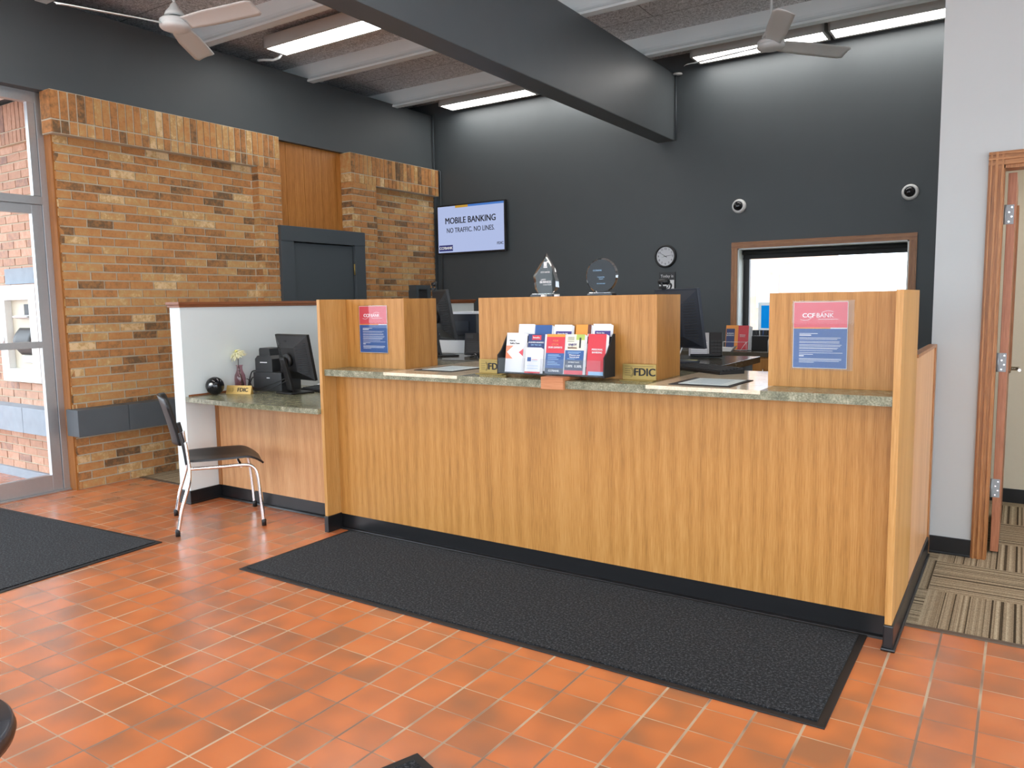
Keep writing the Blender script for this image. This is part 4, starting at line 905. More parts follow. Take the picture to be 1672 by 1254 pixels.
# ------------------------------------------------------------------ monitors
def monitor(loc, rz, w, h, zb, tilt, label, mat=None, cam=False, badge=None, camlabel=''):
    """origin at the foot; screen faces local +Y, back faces local -Y; zb = underside of the screen"""
    mat = mat or M_['black']
    t = thing('computer_monitor', label, 'monitor', loc, rz)
    T = Matrix.Translation((0, 0.05, zb)) @ Matrix.Rotation(tilt, 4, 'X')
    m = MB(); m.box(-w / 2, w / 2, -0.012, 0.012, 0, h, 0.003); put('bezel', m.xform(T), mat, t)
    m = MB(); m.box(-w / 2 + 0.016, w / 2 - 0.016, 0.0122, 0.0135, 0.018, h - 0.016); put('screen', m.xform(T), emit('desktop_screen', (0.35, 0.5, 0.8), 0.8), t)
    # bulged back: frustum with a flat central pad
    m = MB()
    o = [(-w * .485, h * .03), (w * .485, h * .03), (w * .485, h * .97), (-w * .485, h * .97)]
    q = [(-w * .20, h * .22), (w * .20, h * .22), (w * .20, h * .74), (-w * .20, h * .74)]
    VO = [m.bm.verts.new((x, -0.0122, z)) for x, z in o]; VQ = [m.bm.verts.new((x, -0.062, z)) for x, z in q]
    for i in range(4): j = (i + 1) % 4; m.bm.faces.new((VO[i], VO[j], VQ[j], VQ[i]))
    m.bm.faces.new(VQ); m.bm.faces.new(VO)
    bk = put('back_shell', m.xform(T), mat, t)
    for s_ in (-1, 1):
        m = MB()
        for k in range(16):
            f = 0.14 + 0.68 * k / 15
            za = h * f
            x0, x1 = s_ * w * .24, s_ * w * .44
            y0 = -0.0122 - 0.0498 * (w * .485 - abs(x0)) / (w * .285); y1 = -0.0122 - 0.0498 * (w * .485 - abs(x1)) / (w * .285)
            if not (0.22 < f < 0.74): y0 = -0.0122 - min(0.0498 * (w * .485 - abs(x0)) / (w * .285), 0.0498 * (f - .03) / .19 if f < .5 else 0.0498 * (.97 - f) / .23); y1 = max(y1, y0)
            m.tube([(x0, y0 - 0.002, za), (x1, y1 - 0.002, za)], 0.0028, 5)
        put('vent_ribs', m.xform(T), M_['charcoal'], bk)
    m = MB(); m.shell(lambda u, v: ((u - 0.5) * (0.075 - 0.012 * v), -0.075 + 0.035 * math.sin(v * PI) * 0.4 + 0.045 * (1 - v) ** 2 - 0.02 * v, 0.012 + (zb + h * 0.50 - 0.012) * v), 4, 12, 0.018); put('stand_neck', m, mat, t)
    m = MB(); m.lathe([(0.001, -0.012), (0.05, -0.012), (0.05, 0.012), (0.001, 0.012)], (0, 0, 0), 'y', 20); put('tilt_hub', m.xform(T @ Matrix.Translation((0, -0.074, h * 0.48))), mat, t)
    m = MB(); m.box(-0.11, 0.11, -0.10, 0.10, 0, 0.012, 0.006); put('stand_base', m, mat, t)
    if badge: text('lettering', badge, 0.028, M_['charcoal'], bk, T @ Vector((-0.04, -0.038, h * 0.86)), rot=(PI / 2 + 0.2 + tilt, 0, 0), bold=0.03)
    m = MB(); m.box(-0.05, 0.02, -0.066, -0.0625, h * 0.10, h * 0.16) if False else None
    if cam:
        c = MB(); c.lathe([(0.001, -0.045), (0.016, -0.045), (0.02, -0.03), (0.02, 0.03), (0.016, 0.045), (0.001, 0.045)], (0, 0, 0.05), 'x', 16); c.box(-0.015, 0.015, -0.03, 0.012, 0.0, 0.02); c.tube([(0, -0.01, 0.01), (0, -0.02, 0.05)], 0.006)
        c.tube([(0.04, 0, 0.05), (0.06, 0, 0.062), (0.072, -0.004, 0.045), (0.06, -0.01, 0.01), (0.04, -0.02, 0.0)], 0.003, 6)
        tt = tag(put('web_camera', c, M_['black']), camlabel, 'web camera')
        p = Matrix.Translation(Vector(loc)) @ Matrix.Rotation(rz, 4, 'Z') @ T @ Vector((cam, 0, h))
        tt.location = p; tt.rotation_euler = (0, 0, rz)
    return t
monitor((-4.54, 3.92, 0.8005), math.radians(-9), 0.43, 0.345, 0.10, -0.17 * -1, 'black computer monitor seen from behind on the reception desk', badge='NZ')
monitor((-1.93, 4.96, 1.0305), math.radians(-29), 0.44, 0.40, 0.10, 0.17, 'black computer monitor, right teller window, rising behind the middle divider', mat=M_['bluemon'], cam=-0.13, camlabel='small black web camera clipped on the monitor below the wall calendar')
monitor((-3.89, 4.90, 1.0305), math.radians(-36), 0.42, 0.40, 0.135, 0.17, 'black computer monitor, left teller window, seen nearly edge on', cam=-0.16, camlabel='small black web camera clipped on the left teller monitor beside the brick wall')

# ------------------------------------------------------------------ teller worktops behind the counter
def worktop(x0, x1, y0, y1, label):
    t = thing('teller_desk', label, 'desk', ((x0 + x1) / 2, (y0 + y1) / 2, 0))
    w, d = (x1 - x0) / 2, (y1 - y0) / 2
    m = MB(); m.box(-w, w, -d, d, 0.985, 1.03, 0.002); put('desk_top', m, M_['desktop2'], t)
    m = MB(); m.box(-w + 0.05, w - 0.05, -d + 0.08, d - 0.02, 0.002, 0.9848); put('pedestal', m, M_['graypaint'], t)
    for k in range(3):
        m = MB(); m.box(-w + 0.07, w - 0.07, d - 0.0198, d - 0.004, 0.12 + 0.28 * k, 0.37 + 0.28 * k, 0.003); put('drawer', m, M_['oak'], t)
worktop(-4.35, -2.95, 4.60, 5.60, 'dark topped teller desk behind the left teller window')
worktop(-2.75, -1.585, 4.72, 5.70, 'dark topped teller desk behind the right teller window')

def keyboard(loc, rz, label):
    t = thing('keyboard', label, 'keyboard', loc, rz)
    m = MB(); m.prism([(-0.08, 0.0), (0.08, 0.0), (0.08, 0.026), (-0.08, 0.014)], 'x', -0.225, 0.225); put('case', m, M_['black'], t)
    m = MB()
    for r in range(6):
        for c in range(20):
            if r == 0 and 4 < c < 11: continue
            m.box(-0.215 + c * 0.0216, -0.197 + c * 0.0216, -0.068 + r * 0.0235, -0.050 + r * 0.0235, 0.012 + r * 0.0018, 0.022 + r * 0.0018)
    m.box(-0.107, 0.02, -0.068, -0.05, 0.012, 0.022)
    put('keys', m, M_['charcoal'], t)
def mouse(loc, rz, label, mat):
    t = thing('computer_mouse', label, 'mouse', loc, rz)
    m = MB(); m.shell(lambda u, v: ((u - .5) * 0.062, (v - .5) * 0.11, 0.004 + 0.032 * math.sin(PI * min(1, max(0, u))) ** .5 * math.sin(PI * (0.06 + 0.88 * v)) ** .6), 8, 12, 0.003); put('shell', m, mat, t)
    m = MB(); m.box(-0.002, 0.002, 0.01, 0.035, 0.033, 0.038); put('wheel', m, M_['charcoal'], t)
t = thing('keyboard_tray', 'black tray bridging the counter and the right teller desk', 'tray', (-1.95, 4.50, 1.02))
m = MB(); m.box(-0.35, 0.38, -0.17, 0.21, 0.0, 0.026, 0.003); put('tray_board', m, M_['black'], t)
keyboard((-1.465, 4.205, 1.0512), math.radians(-35), 'black keyboard lying across the rear of the right beige inset')
def phone(loc, rz, label, m1, m2, m3):
    t = thing('desk_phone', label, 'telephone', loc, rz)
    T = Matrix.Rotation(math.radians(62), 4, 'X')
    m = MB(); m.box(-0.10, 0.115, -0.02, 0.16, 0, 0.02, 0.006); m.prism([(0.06, 0.02), (0.14, 0.02), (0.10, 0.15)], 'x', -0.07, 0.08); put('foot', m, M_['black'], t)
    m = MB(); m.box(-0.11, 0.035, 0, 0.185, -0.012, 0.012, 0.004); put('line_panel', m.xform(T), m1, t)
    m = MB(); m.box(0.036, 0.125, 0, 0.185, -0.012, 0.014, 0.004); kp = put('keypad_panel', m.xform(T), m2, t)
    m = MB()
    for r in range(4):
        for c in range(3): m.box(0.048 + c * 0.024, 0.066 + c * 0.024, 0.025 + r * 0.026, 0.042 + r * 0.026, 0.014, 0.019)
    put('keys', m.xform(T), M_['charcoal'], kp)
    m = MB(); m.box(-0.10, -0.045, 0.135, 0.17, 0.012, 0.014); put('display', m.xform(T), M_['charcoal'], t)
    m = MB()
    for k in range(7): m.box(-0.095, 0.02, 0.015 + k * 0.014, 0.024 + k * 0.014, 0.012, 0.014)
    put('line_labels', m.xform(T), m3, t)
phone((-1.90, 5.40, 1.0425), math.radians(20), 'grey and black desk telephone on the right teller desk', M_['alu'], M_['black'], M_['paper'])
phone((-3.62, 5.00, 1.0425), math.radians(30), 'black desk telephone beside the left teller monitor', M_['black'], M_['black'], M_['charcoal'])
mouse((-3.50, 4.80, 1.0305), 0.3, 'glossy black mouse on the left teller desk', M_['blackgloss'])
keyboard((-3.62, 4.42, 1.054), math.radians(-20), 'black keyboard behind the left divider') if False else None
tag(put('sticky_note', MB().box(-0.06, 0.06, -0.05, 0.05, 0, 0.003), M_['yellow'], None, (-1.93, 5.13, 1.0305)), 'yellow note pad lying on the right teller desk', 'note')
m = MB(); m.tube([(-2.02, 5.30, 1.14), (-2.03, 5.24, 1.05), (-2.05, 5.15, 1.036), (-1.98, 5.02, 1.036)], 0.004)
tag(put('white_cable', m, M_['paper']), 'thin white cable hanging behind the right teller monitor', 'cable')
# printer behind left window
t = thing('printer', 'black and white printer on the left teller desk behind the monitor', 'printer', (-4.0, 5.36, 1.0305))
m = MB(); m.box(-0.22, 0.22, -0.17, 0.17, 0, 0.11, 0.006); put('paper_drawer', m, M_['whiteplastic'], t)
m = MB(); m.box(-0.22, 0.22, -0.16, 0.17, 0.15, 0.33, 0.006); m.box(-0.20, 0.20, -0.14, 0.16, 0.11, 0.15); put('body', m, M_['black'], t)
m = MB(); m.box(-0.10, 0.15, -0.168, -0.1602, 0.19, 0.27); put('front_hatch', m, M_['charcoal'], t)
m = MB(); m.box(-0.15, 0.17, -0.12, 0.12, 0.3302, 0.342); m.box(-0.12, 0.15, -0.12, 0.11, 0.342, 0.35); put('paper_stack', m, M_['paper'], t)
m = MB(); m.box(-0.14, -0.02, -0.20, -0.17, 0.16, 0.20); m.xform(Matrix.Rotation(0.0, 4, 'X')); put('paper_slip', m, M_['paper'], t)

# counter under the window with cabinets
t = thing('back_counter', 'dark topped oak counter under the back window', 'counter', (-1.9, 7.55, 0))
m = MB(); m.box(-1.3, 1.28, -0.30, 0.295, 0.91, 0.955, 0.002); put('worktop', m, M_['desktop2'], t)
m = MB(); m.box(-1.28, 1.26, -0.27, 0.295, 0.002, 0.9098); put('carcass', m, M_['oak'], t)
for k in range(4):
    m = MB(); m.box(-1.27 + k * 0.63, -0.655 + k * 0.63, -0.288, -0.2702, 0.10, 0.89, 0.003); d = put('door', m, M_['oak'], t)
    m = MB(); m.tube([(-0.72 + k * 0.63, -0.29, 0.80), (-0.72 + k * 0.63, -0.305, 0.80), (-0.72 + k * 0.63, -0.305, 0.70), (-0.72 + k * 0.63, -0.29, 0.70)], 0.005); put('handle', m, M_['chrome'], d)
t = thing('wire_rack', 'small white wire rack holding leaflets on the back counter', 'rack', (-2.28, 7.42, 0.9555))
m = MB()
for z in (0.01, 0.085): m.tube([(-0.125, 0.09, z), (-0.125, -0.06, z), (0.10, -0.06, z), (0.10, 0.09, z)], 0.002, 6)
m.tube([(0.10, -0.06, 0.002), (0.10, -0.06, 0.085)], 0.002, 6); m.tube([(-0.125, -0.06, 0.002), (-0.125, -0.06, 0.085)], 0.002, 6); m.tube([(0.10, -0.06, 0.085), (0.06, -0.13, 0.004)], 0.002, 6)
put('wire_frame', m, M_['paper'], t)
leaflet('navy and orange leaflet in the wire rack under the window', -2.405, -2.285, 7.42, 0.965, 1.20, [(0, 1, 0, 1, P['orange']), (0.04, 0.72, 0, 0.86, P['navy'])] , [('BUSINESS', 0.38, 0.66, 0.07, P['paper']), ('BANKING', 0.38, 0.58, 0.07, P['paper'])], n=0.02)
leaflet('red leaflet in the wire rack under the window', -2.285, -2.185, 7.42, 0.965, 1.198, [(0, 1, 0, 1, P['red'])], [('PERSONAL', 0.45, 0.60, 0.05, P['paper']), ('BANKING', 0.45, 0.54, 0.05, P['paper'])], n=0.05, skew=0.03)
t = thing('paper_tray', 'white paper slips in a low tray before the wire rack', 'paper tray', (-2.36, 7.30, 0.9555))
m = MB(); m.prism([(-0.10, 0.03), (-0.07, 0.0), (0.06, 0.0), (0.10, 0.05), (0.06, 0.035), (-0.08, 0.04)], 'y', -0.04, 0.04); put('tray', m, M_['paper'], t)
t = thing('pencil_caddy', 'black mesh pencil caddy on the back counter below the window', 'caddy', (-2.08, 7.52, 0.9555))
m = MB(); m.box(-0.08, 0.08, -0.06, 0.06, 0, 0.14, 0.004); put('holder', m, M_['blackmatte'], t)
for k in range(4): m = MB(); m.tube([(-0.05 + k * 0.03, 0, 0.13), (-0.06 + k * 0.035, 0.01, 0.19)], 0.004, 6); put('pen', m, [M_['black'], M_['paper'], M_['blue'], M_['black']][k], t)
t = thing('glue_bottle', 'small white bottle on the back counter beside the caddy', 'bottle', (-1.975, 7.42, 0.9555))
m = MB(); m.lathe([(0.02, 0), (0.02, 0.10), (0.012, 0.12)], seg=16); put('bottle_body', m, M_['paper'], t); m = MB(); m.lathe([(0.012, 0.12), (0.008, 0.15)], seg=12); put('cap', m, M_['paper'], t)
t = thing('teller_chair', 'tall black teller chair with maroon cloth behind the right divider', 'chair', (-1.13, 5.12, 0.002))
m = MB(); m.box(-0.24, 0.24, -0.02, 0.05, 0.85, 1.30, 0.02); put('backrest', m, M_['blackmatte'], t)
m = MB(); m.box(-0.236, 0.236, -0.028, 0.058, 1.22, 1.31, 0.01); put('maroon_cloth', m, plain('maroon_cloth', srgb(120, 24, 40), 0.8), t)
m = MB(); m.box(-0.24, 0.24, 0.02, 0.48, 0.68, 0.76, 0.03); put('seat', m, M_['blackmatte'], t)
m = MB(); m.box(-0.03, 0.03, 0.03, 0.06, 0.66, 0.90); m.tube([(0, 0.25, 0.06), (0, 0.25, 0.70)], 0.025); put('post', m, M_['chrome'], t)
m = MB()
for k in range(5): a = 2 * PI * k / 5; m.tube([(0, 0.25, 0.10), (0.28 * math.cos(a), 0.25 + 0.28 * math.sin(a), 0.05)], 0.018); m.sphere((0.28 * math.cos(a), 0.25 + 0.28 * math.sin(a), 0.028), 0.027, 12)
put('star_base', m, M_['black'], t)

# ------------------------------------------------------------------ reception desk
t = thing('reception_desk', 'lower oak fronted desk with green stone top left of the counter', 'desk', (-4.38, 3.9, 0))
def chd(mb, name, mat): return put(name, mb.xform(Matrix.Translation((4.38, -3.9, 0))), mat, t)
m = MB(); pts = [(-5.088, 3.372)] + [(-5.05 + 1.36 * i / 14, 3.358 - 0.022 * math.sin(PI * i / 14)) for i in range(15)] + [(-3.688, 3.36), (-3.688, 4.35), (-5.088, 4.35)]
m.prism(pts, 'z', 0.767, 0.80); chd(m, 'desk_top', M_['stonetop'])
m = MB(); m.box(-5.05, -3.688, 3.62, 3.64, 0.10, 0.766); chd(m, 'front_panel', M_['oak_panel'])
m = MB(); m.box(-5.088, -5.05, 3.612, 3.64, 0.10, 0.766, 0.003); chd(m, 'corner_trim', M_['trim_wood'])
m = MB(); m.box(-5.075, -3.688, 3.628, 3.638, 0.0, 0.10); m.prism([(3.604, 0.0), (3.61, 0.009), (3.6275, 0.014), (3.6275, 0.0)], 'x', -5.075, -3.688); chd(m, 'toe_kick', M_['vinyl'])
m = MB(); m.box(-5.0895, -5.082, 3.40, 4.2, 0.8003, 0.812); chd(m, 'wood_strip', M_['trim_wood_y'])
keyboard((-4.42, 4.12, 0.8005), math.radians(-10), 'black keyboard behind the reception desk monitor')
mouse((-4.62, 4.24, 0.8005), 0.2, 'white mouse behind the reception desk monitor', M_['whiteplastic'])

t = thing('ball_speaker', 'glossy black ball shaped speaker on the reception desk', 'speaker', (-5.005, 3.565, 0.8020))
m = MB(); m.sphere((0, 0, 0.066), 0.067, 28); put('shell', m, M_['blackgloss'], t)
m = MB(); m.lathe([(0.001, 0.006), (0.014, 0.004), (0.017, -0.002)], (0, 0, 0), 'z', 16); m.xform(Matrix.Translation((0.030, -0.052, 0.078)) @ Matrix.Rotation(math.radians(100), 4, Vector((0.8, 0.55, 0)))); put('silver_cap', m, M_['whiteplastic'], t)
m = MB(); m.tube([(-5.02, 3.62, 0.806), (-4.98, 3.70, 0.806), (-4.93, 3.74, 0.812), (-4.90, 3.80, 0.806)], 0.003, 6)
tag(put('speaker_cord', m, M_['trim_wood']), 'reddish cord from the ball speaker along the desk', 'cord')

t = thing('bank_sign', 'gold FDIC name block standing on the reception desk', 'sign', (-4.89, 3.69, 0.8003), math.radians(19))
m = MB(); m.prism([(-0.016, 0), (0.022, 0), (0.010, 0.062), (0.004, 0.062)], 'x', -0.105, 0.105); put('gold_block', m, M_['gold'], t)
q = bpy.data.objects.new('face_print', None)
fd_rot = math.radians(17.9)
# print lies on the sloped face
for o_ in [text('lettering', 'FDIC', 0.042, M_['ink'], t, (0.035, -0.0078, 0.030), rot=(PI / 2 - 0.31, 0, 0), bold=0.03)]: pass
m = MB()
for r in (0.014, 0.019): m.tube([(-0.062 + r * math.cos(a), -0.0098, 0.030 + r * math.sin(a)) for a in [math.radians(-70 + 14 * i) for i in range(11)]], 0.0008, 5)
for k in range(4): m.box(-0.088, -0.060, -0.0105, -0.0095, 0.018 + 0.007 * k, 0.019 + 0.007 * k)
m.xform(Matrix.Translation((0, -0.0098, 0.03)) @ Matrix.Rotation(-0.31, 4, 'X') @ Matrix.Translation((0, 0.0098, -0.03))); put('emblem', m, M_['brass'], t)

t = thing('vase', 'pink glass bottle vase holding a white flower on the reception desk', 'vase', (-5.018, 3.80, 0.8003))
prof = [(0.001, 0.0), (0.036, 0.0), (0.042, 0.004), (0.043, 0.10), (0.040, 0.125), (0.027, 0.155), (0.022, 0.17), (0.022, 0.195), (0.029, 0.205)]
m = MB(); m.lathe(prof + [(max(0.001, r - 0.003), max(h, 0.004)) for r, h in prof[::-1]], seg=28, cap=False); put('glass_body', m, M_['pinkglass'], t)
t = thing('flower', 'creamy white daisy standing in the pink vase', 'flower', (-5.018, 3.80, 0.806))
m = MB(); m.tube([(0.02, 0, 0.0), (0.012, 0, 0.10), (-0.012, 0, 0.20), (-0.004, -0.004, 0.285)], 0.003, 8); put('stem', m, M_['stem'], t)
m = MB(); m.tube([(0.022, 0.0, 0.005), (0.03, 0.0, 0.05), (0.006, 0.0, 0.12)], [0.006, 0.012, 0.004], 8); put('leaf', m, M_['stem'], t)
random.seed(11)
TT = Matrix.Translation((-0.012, -0.006, 0.290)) @ Matrix.Rotation(0.35, 4, 'X') @ Matrix.Rotation(-0.2, 4, 'Y')
for ring, (n_, L_, up) in enumerate(((24, 0.064, -0.22), (20, 0.060, 0.02), (16, 0.050, 0.28), (11, 0.034, 0.70))):
    for k in range(n_):
        m = MB(); a = 2 * PI * (k + 0.5 * ring) / n_ + random.uniform(-.06, .06); L = L_ * random.uniform(.86, 1.05); e = up + random.uniform(-.08, .08)
        m.shell(lambda u, v: (0.008 + L * u * math.cos(e - 0.3 * u), (v - .5) * 0.017 * math.sin(PI * (0.15 + 0.8 * u)), L * u * math.sin(e - 0.5 * u) + 0.004 * ring), 5, 2, 0.0008)
        m.xform(TT @ Matrix.Rotation(a, 4, 'Z')); put('petal', m, M_['petal'], t)
m = MB(); m.sphere((0, 0, 0.016), 0.012, 16); put('flower_centre', m.xform(TT), plain('flower_centre', srgb(214, 210, 120), 0.8), t)

# receipt printer stack
t = thing('receipt_printer', 'small black receipt printer on top of a black box', 'printer', (-4.89, 4.00, 0.9470), math.radians(8))
m = MB(); m.prism([(-0.085, 0), (0.085, 0), (0.085, 0.10), (0.06, 0.125), (-0.06, 0.125), (-0.085, 0.10)], 'y', -0.085, 0.085); put('body', m, M_['charcoal'], t)
m = MB(); m.prism([(-0.055, 0.125), (0.055, 0.125), (0.048, 0.178), (0.03, 0.184), (-0.048, 0.184), (-0.055, 0.17)], 'y', -0.07, 0.06); put('hood', m, M_['charcoal'], t)
m = MB(); m.box(-0.105, -0.0852, -0.05, 0.06, 0.02, 0.115, 0.004); put('side_latch', m, M_['black'], t)
m = MB(); m.box(-0.035, 0.035, -0.0862, -0.0852, 0.070, 0.077); put('maker_plate', m, M_['paper'], t)
t = thing('card_printer', 'square black box printer beneath the receipt printer on the reception desk', 'printer', (-4.87, 4.01, 0.8003), math.radians(8))
m = MB(); m.box(-0.115, 0.165, -0.11, 0.11, 0, 0.146, 0.004); put('body', m, M_['charcoal'], t)
m = MB(); m.box(0.02, 0.05, -0.1112, -0.1102, 0.10, 0.106); put('logo_plate', m, M_['paper'], t)
m = MB(); m.box(-0.1175, -0.1152, -0.07, -0.03, 0.05, 0.075); put('port', m, M_['alu'], t)
m = MB(); m.box(-0.04, 0.04, -0.06, 0.07, 0.1462, 0.27, 0.006); m.lathe([(0.03, -0.03), (0.035, 0.0), (0.03, 0.03)], (0, 0, 0.28), 'x', 14)
tag(put('cheque_scanner', m, M_['black'], None, (-4.715, 4.03, 0.8003)), 'black scanner half hidden behind the reception monitor', 'scanner')
for pts, lb in (([(-5.005, 3.95, 0.95), (-5.035, 3.925, 0.94), (-5.045, 3.905, 0.87), (-5.03, 3.88, 0.82), (-5.0, 3.87, 0.807)], 'thick black cable looping down left of the box printer, upper one'),
                ([(-5.005, 3.94, 0.90), (-5.02, 3.915, 0.895), (-5.025, 3.895, 0.85), (-4.99, 3.87, 0.807)], 'thick black cable looping down left of the box printer, lower one'),
                ([(-4.94, 3.86, 0.815), (-4.86, 3.78, 0.807), (-4.76, 3.76, 0.807), (-4.66, 3.80, 0.84), (-4.55, 3.86, 0.90)], 'black cable lying in a curve in front of the box printer'),
                ([(-4.96, 3.86, 0.835), (-4.85, 3.84, 0.83), (-4.70, 3.85, 0.87), (-4.56, 3.87, 0.92)], 'thin black cable rising to the back of the reception monitor'),
                ([(-5.07, 3.90, 0.885), (-5.03, 3.885, 0.885), (-4.98, 3.87, 0.85), (-4.955, 3.86, 0.82)], 'thin black wire between the vase and the box printer')):
    m = MB()
    q = []
    for i in range(len(pts) - 1):
        p0 = Vector(pts[max(i - 1, 0)]); p1 = Vector(pts[i]); p2 = Vector(pts[i + 1]); p3 = Vector(pts[min(i + 2, len(pts) - 1)])
        for k in range(6):
            s_ = k / 6; q.append(0.5 * ((2 * p1) + (p2 - p0) * s_ + (2 * p0 - 5 * p1 + 4 * p2 - p3) * s_ ** 2 + (3 * p1 - 3 * p2 + p0 * -1 + p3) * s_ ** 3))
    q.append(Vector(pts[-1])); m.tube(q, 0.005 if 'thick' in lb else 0.003, 8)
    tag(put('power_cable', m, M_['black']), lb, 'cable')

# ------------------------------------------------------------------ visitor chair
t = thing('visitor_chair', 'black plastic chair with chrome legs facing the reception desk', 'chair', (-4.528, 3.200, 0), math.radians(57.8 - 90))
def arcpts(pts, n=8):
    q = []
    for i in range(len(pts) - 1):
        p0 = Vector(pts[max(i - 1, 0)]); p1 = Vector(pts[i]); p2 = Vector(pts[i + 1]); p3 = Vector(pts[min(i + 2, len(pts) - 1)])
        for k in range(n):
            s_ = k / n; q.append(0.5 * ((2 * p1) + (p2 - p0) * s_ + (2 * p0 - 5 * p1 + 4 * p2 - p3) * s_ ** 2 + (3 * p1 - 3 * p2 - p0 + p3) * s_ ** 3))
    q.append(Vector(pts[-1])); return q
for s_ in (1, -1):
    X = s_ * 0.272
    m = MB(); m.tube(arcpts([(X, -0.262, 0.022), (X, -0.235, 0.16), (X * .99, -0.185, 0.32), (X * .97, -0.175, 0.405), (X * .95, -0.178, 0.47), (X * .93, -0.19, 0.60)]), 0.0115, 12); lg = put('rear_leg', m, M_['chrome'], t)
    m = MB(); m.lathe([(0.001, 0.0), (0.015, 0.0), (0.0155, 0.035), (0.0125, 0.045)], (X, -0.265, 0), seg=14); put('foot_cap', m, M_['black'], lg)
    m = MB(); m.tube(arcpts([(X, 0.262, 0.022), (X, 0.252, 0.20), (X * .985, 0.238, 0.345), (X * .97, 0.212, 0.40), (X * .96, 0.16, 0.418), (X * .95, 0.0, 0.420), (X * .95, -0.17, 0.424)]), 0.0115, 12); lg = put('front_leg', m, M_['chrome'], t)
    m = MB(); m.lathe([(0.001, 0.0), (0.015, 0.0), (0.0155, 0.035), (0.0125, 0.045)], (X, 0.263, 0), seg=14); put('foot_cap', m, M_['black'], lg)
    m = MB(); m.tube(arcpts([(X * .93, -0.185, 0.455), (X * .93, -0.197, 0.56), (X * .91, -0.215, 0.66)]), [0.013] * 17, 10); put('back_post', m, M_['black'], t)
m = MB(); m.tube([(-0.255, -0.176, 0.418), (0.255, -0.176, 0.418)], 0.009, 10); m.tube([(-0.255, 0.14, 0.412), (0.255, 0.14, 0.412)], 0.009, 10); put('cross_rail', m, M_['chrome'], t)
def seat(u, v):
    w = 0.215 + 0.02 * math.sin(PI * min(1, v * 1.15)) + 0.0
    w *= math.sqrt(max(0.0, 1 - max(0, (v - 0.80) / 0.20) ** 2 * 0.38)) * math.sqrt(1 - max(0, (0.10 - v) / 0.1) ** 2 * 0.25)
    x = (u - .5) * 2 * w; y = -0.185 + 0.475 * v
    z = 0.448 + 0.010 * abs(u - .5) * 2 - 0.010 * math.sin(PI * v) * (1 - (2 * u - 1) ** 2) - 0.062 * max(0, (v - 0.74) / 0.26) ** 2 + 0.006
    return (x, y, z)
m = MB(); m.shell(seat, 14, 24, 0.012); put('seat', m, M_['black'], t)
def back(u, v):
    w = 0.175 + 0.055 * v; w *= math.sqrt(max(0.02, 1 - max(0, (v - 0.82) / 0.18) ** 2 * 0.45))
    x = (u - .5) * 2 * w; c = (2 * u - 1) ** 2
    return (x, -0.235 - 0.075 * v ** 1.3 - 0.045 * (1 - c) + 0.02, 0.565 + 0.325 * v - 0.012 * c * v)
m = MB(); m.shell(back, 14, 16, 0.011); put('backrest', m, M_['black'], t)
m = MB()
for k in range(9):
    f = 0.14 + 0.09 * k; m.tube([Vector(back(f, v)) + Vector((0, 0.007, 0)) for v in (0.10, 0.3, 0.5, 0.66)], 0.003, 6)
put('back_ribs', m, M_['charcoal'], t)
m = MB(); m.tube(arcpts([(0.20, -0.30, 0.875), (0.10, -0.345, 0.893), (0.0, -0.355, 0.896), (-0.10, -0.345, 0.893), (-0.20, -0.30, 0.875)]), 0.004, 8) if False else None

# round table at the near corner
t = thing('round_table', 'small dark round table edge at the bottom left corner', 'table', (-1.581, 0.428, 0))
m = MB(); m.lathe([(0.001, 0.685), (0.185, 0.685), (0.197, 0.692), (0.20, 0.70), (0.20, 0.716), (0.195, 0.7205), (0.001, 0.7205)], seg=64); put('table_top', m, plain('dark_table_laminate', (0.035, 0.042, 0.055), 0.22), t)
m = MB(); m.lathe([(0.2005, 0.690), (0.204, 0.700), (0.2005, 0.714)], seg=64); put('wood_edge', m, plain('dark_walnut_edge', (0.04, 0.018, 0.012), 0.35), t)
m = MB(); m.lathe([(0.18, 0.0), (0.17, 0.02), (0.04, 0.035), (0.035, 0.67), (0.12, 0.684)], seg=32); put('pedestal', m, M_['black'], t)

# ------------------------------------------------------------------ back wall things
t = thing('television', 'wall mounted screen showing a blue and white MOBILE BANKING slide', 'television', (-5.70, 7.785, 2.367))
w, h = 1.035, 0.605
m = MB(); m.box(-w / 2, w / 2, -0.02, 0.02, -h / 2, h / 2, 0.004); put('bezel', m, M_['black'], t)
m = MB(); m.box(-0.2, 0.2, 0.02, 0.064, -0.15, 0.15); put('wall_bracket', m, M_['blackmatte'], t)
sc = emit('slide_background', (0.52, 0.62, 0.95), 1.0)
m = MB(); m.box(-w / 2 + 0.018, w / 2 - 0.018, -0.0215, -0.0201, -h / 2 + 0.02, h / 2 - 0.018); scn = put('screen', m, sc, t)
yy = -0.0222
def strip(name, x0, x1, z0, z1, col, s=0.8):
    m = MB(); m.box(x0, x1, yy - 0.0005, yy + 0.0004, z0, z1); return put(name, m, emit(name + '_glow', col, s), t)
strip('orange_bar', -0.225, -0.03, 0.258, 0.286, (0.8, 0.45, 0.06)); strip('blue_bar', -0.03, w / 2 - 0.018, 0.262, 0.286, (0.08, 0.28, 0.85)); strip('bank_badge', -w / 2 + 0.03, -w / 2 + 0.245, -0.265, -0.19, (0.03, 0.04, 0.22))
text('lettering', 'MOBILE BANKING', 0.108, M_['ink'], t, (0.0, yy - 0.0008, 0.102), bold=0.020, sx=0.88)
text('lettering', 'NO TRAFFIC. NO LINES.', 0.085, M_['ink'], t, (0.0, yy - 0.0008, -0.015), sx=0.80, bold=0.008)
text('lettering', 'CCFBANK', 0.045, emit('badge_text', (1, 1, 1), 0.9), t, (-w / 2 + 0.137, yy - 0.0014, -0.228), bold=0.02)
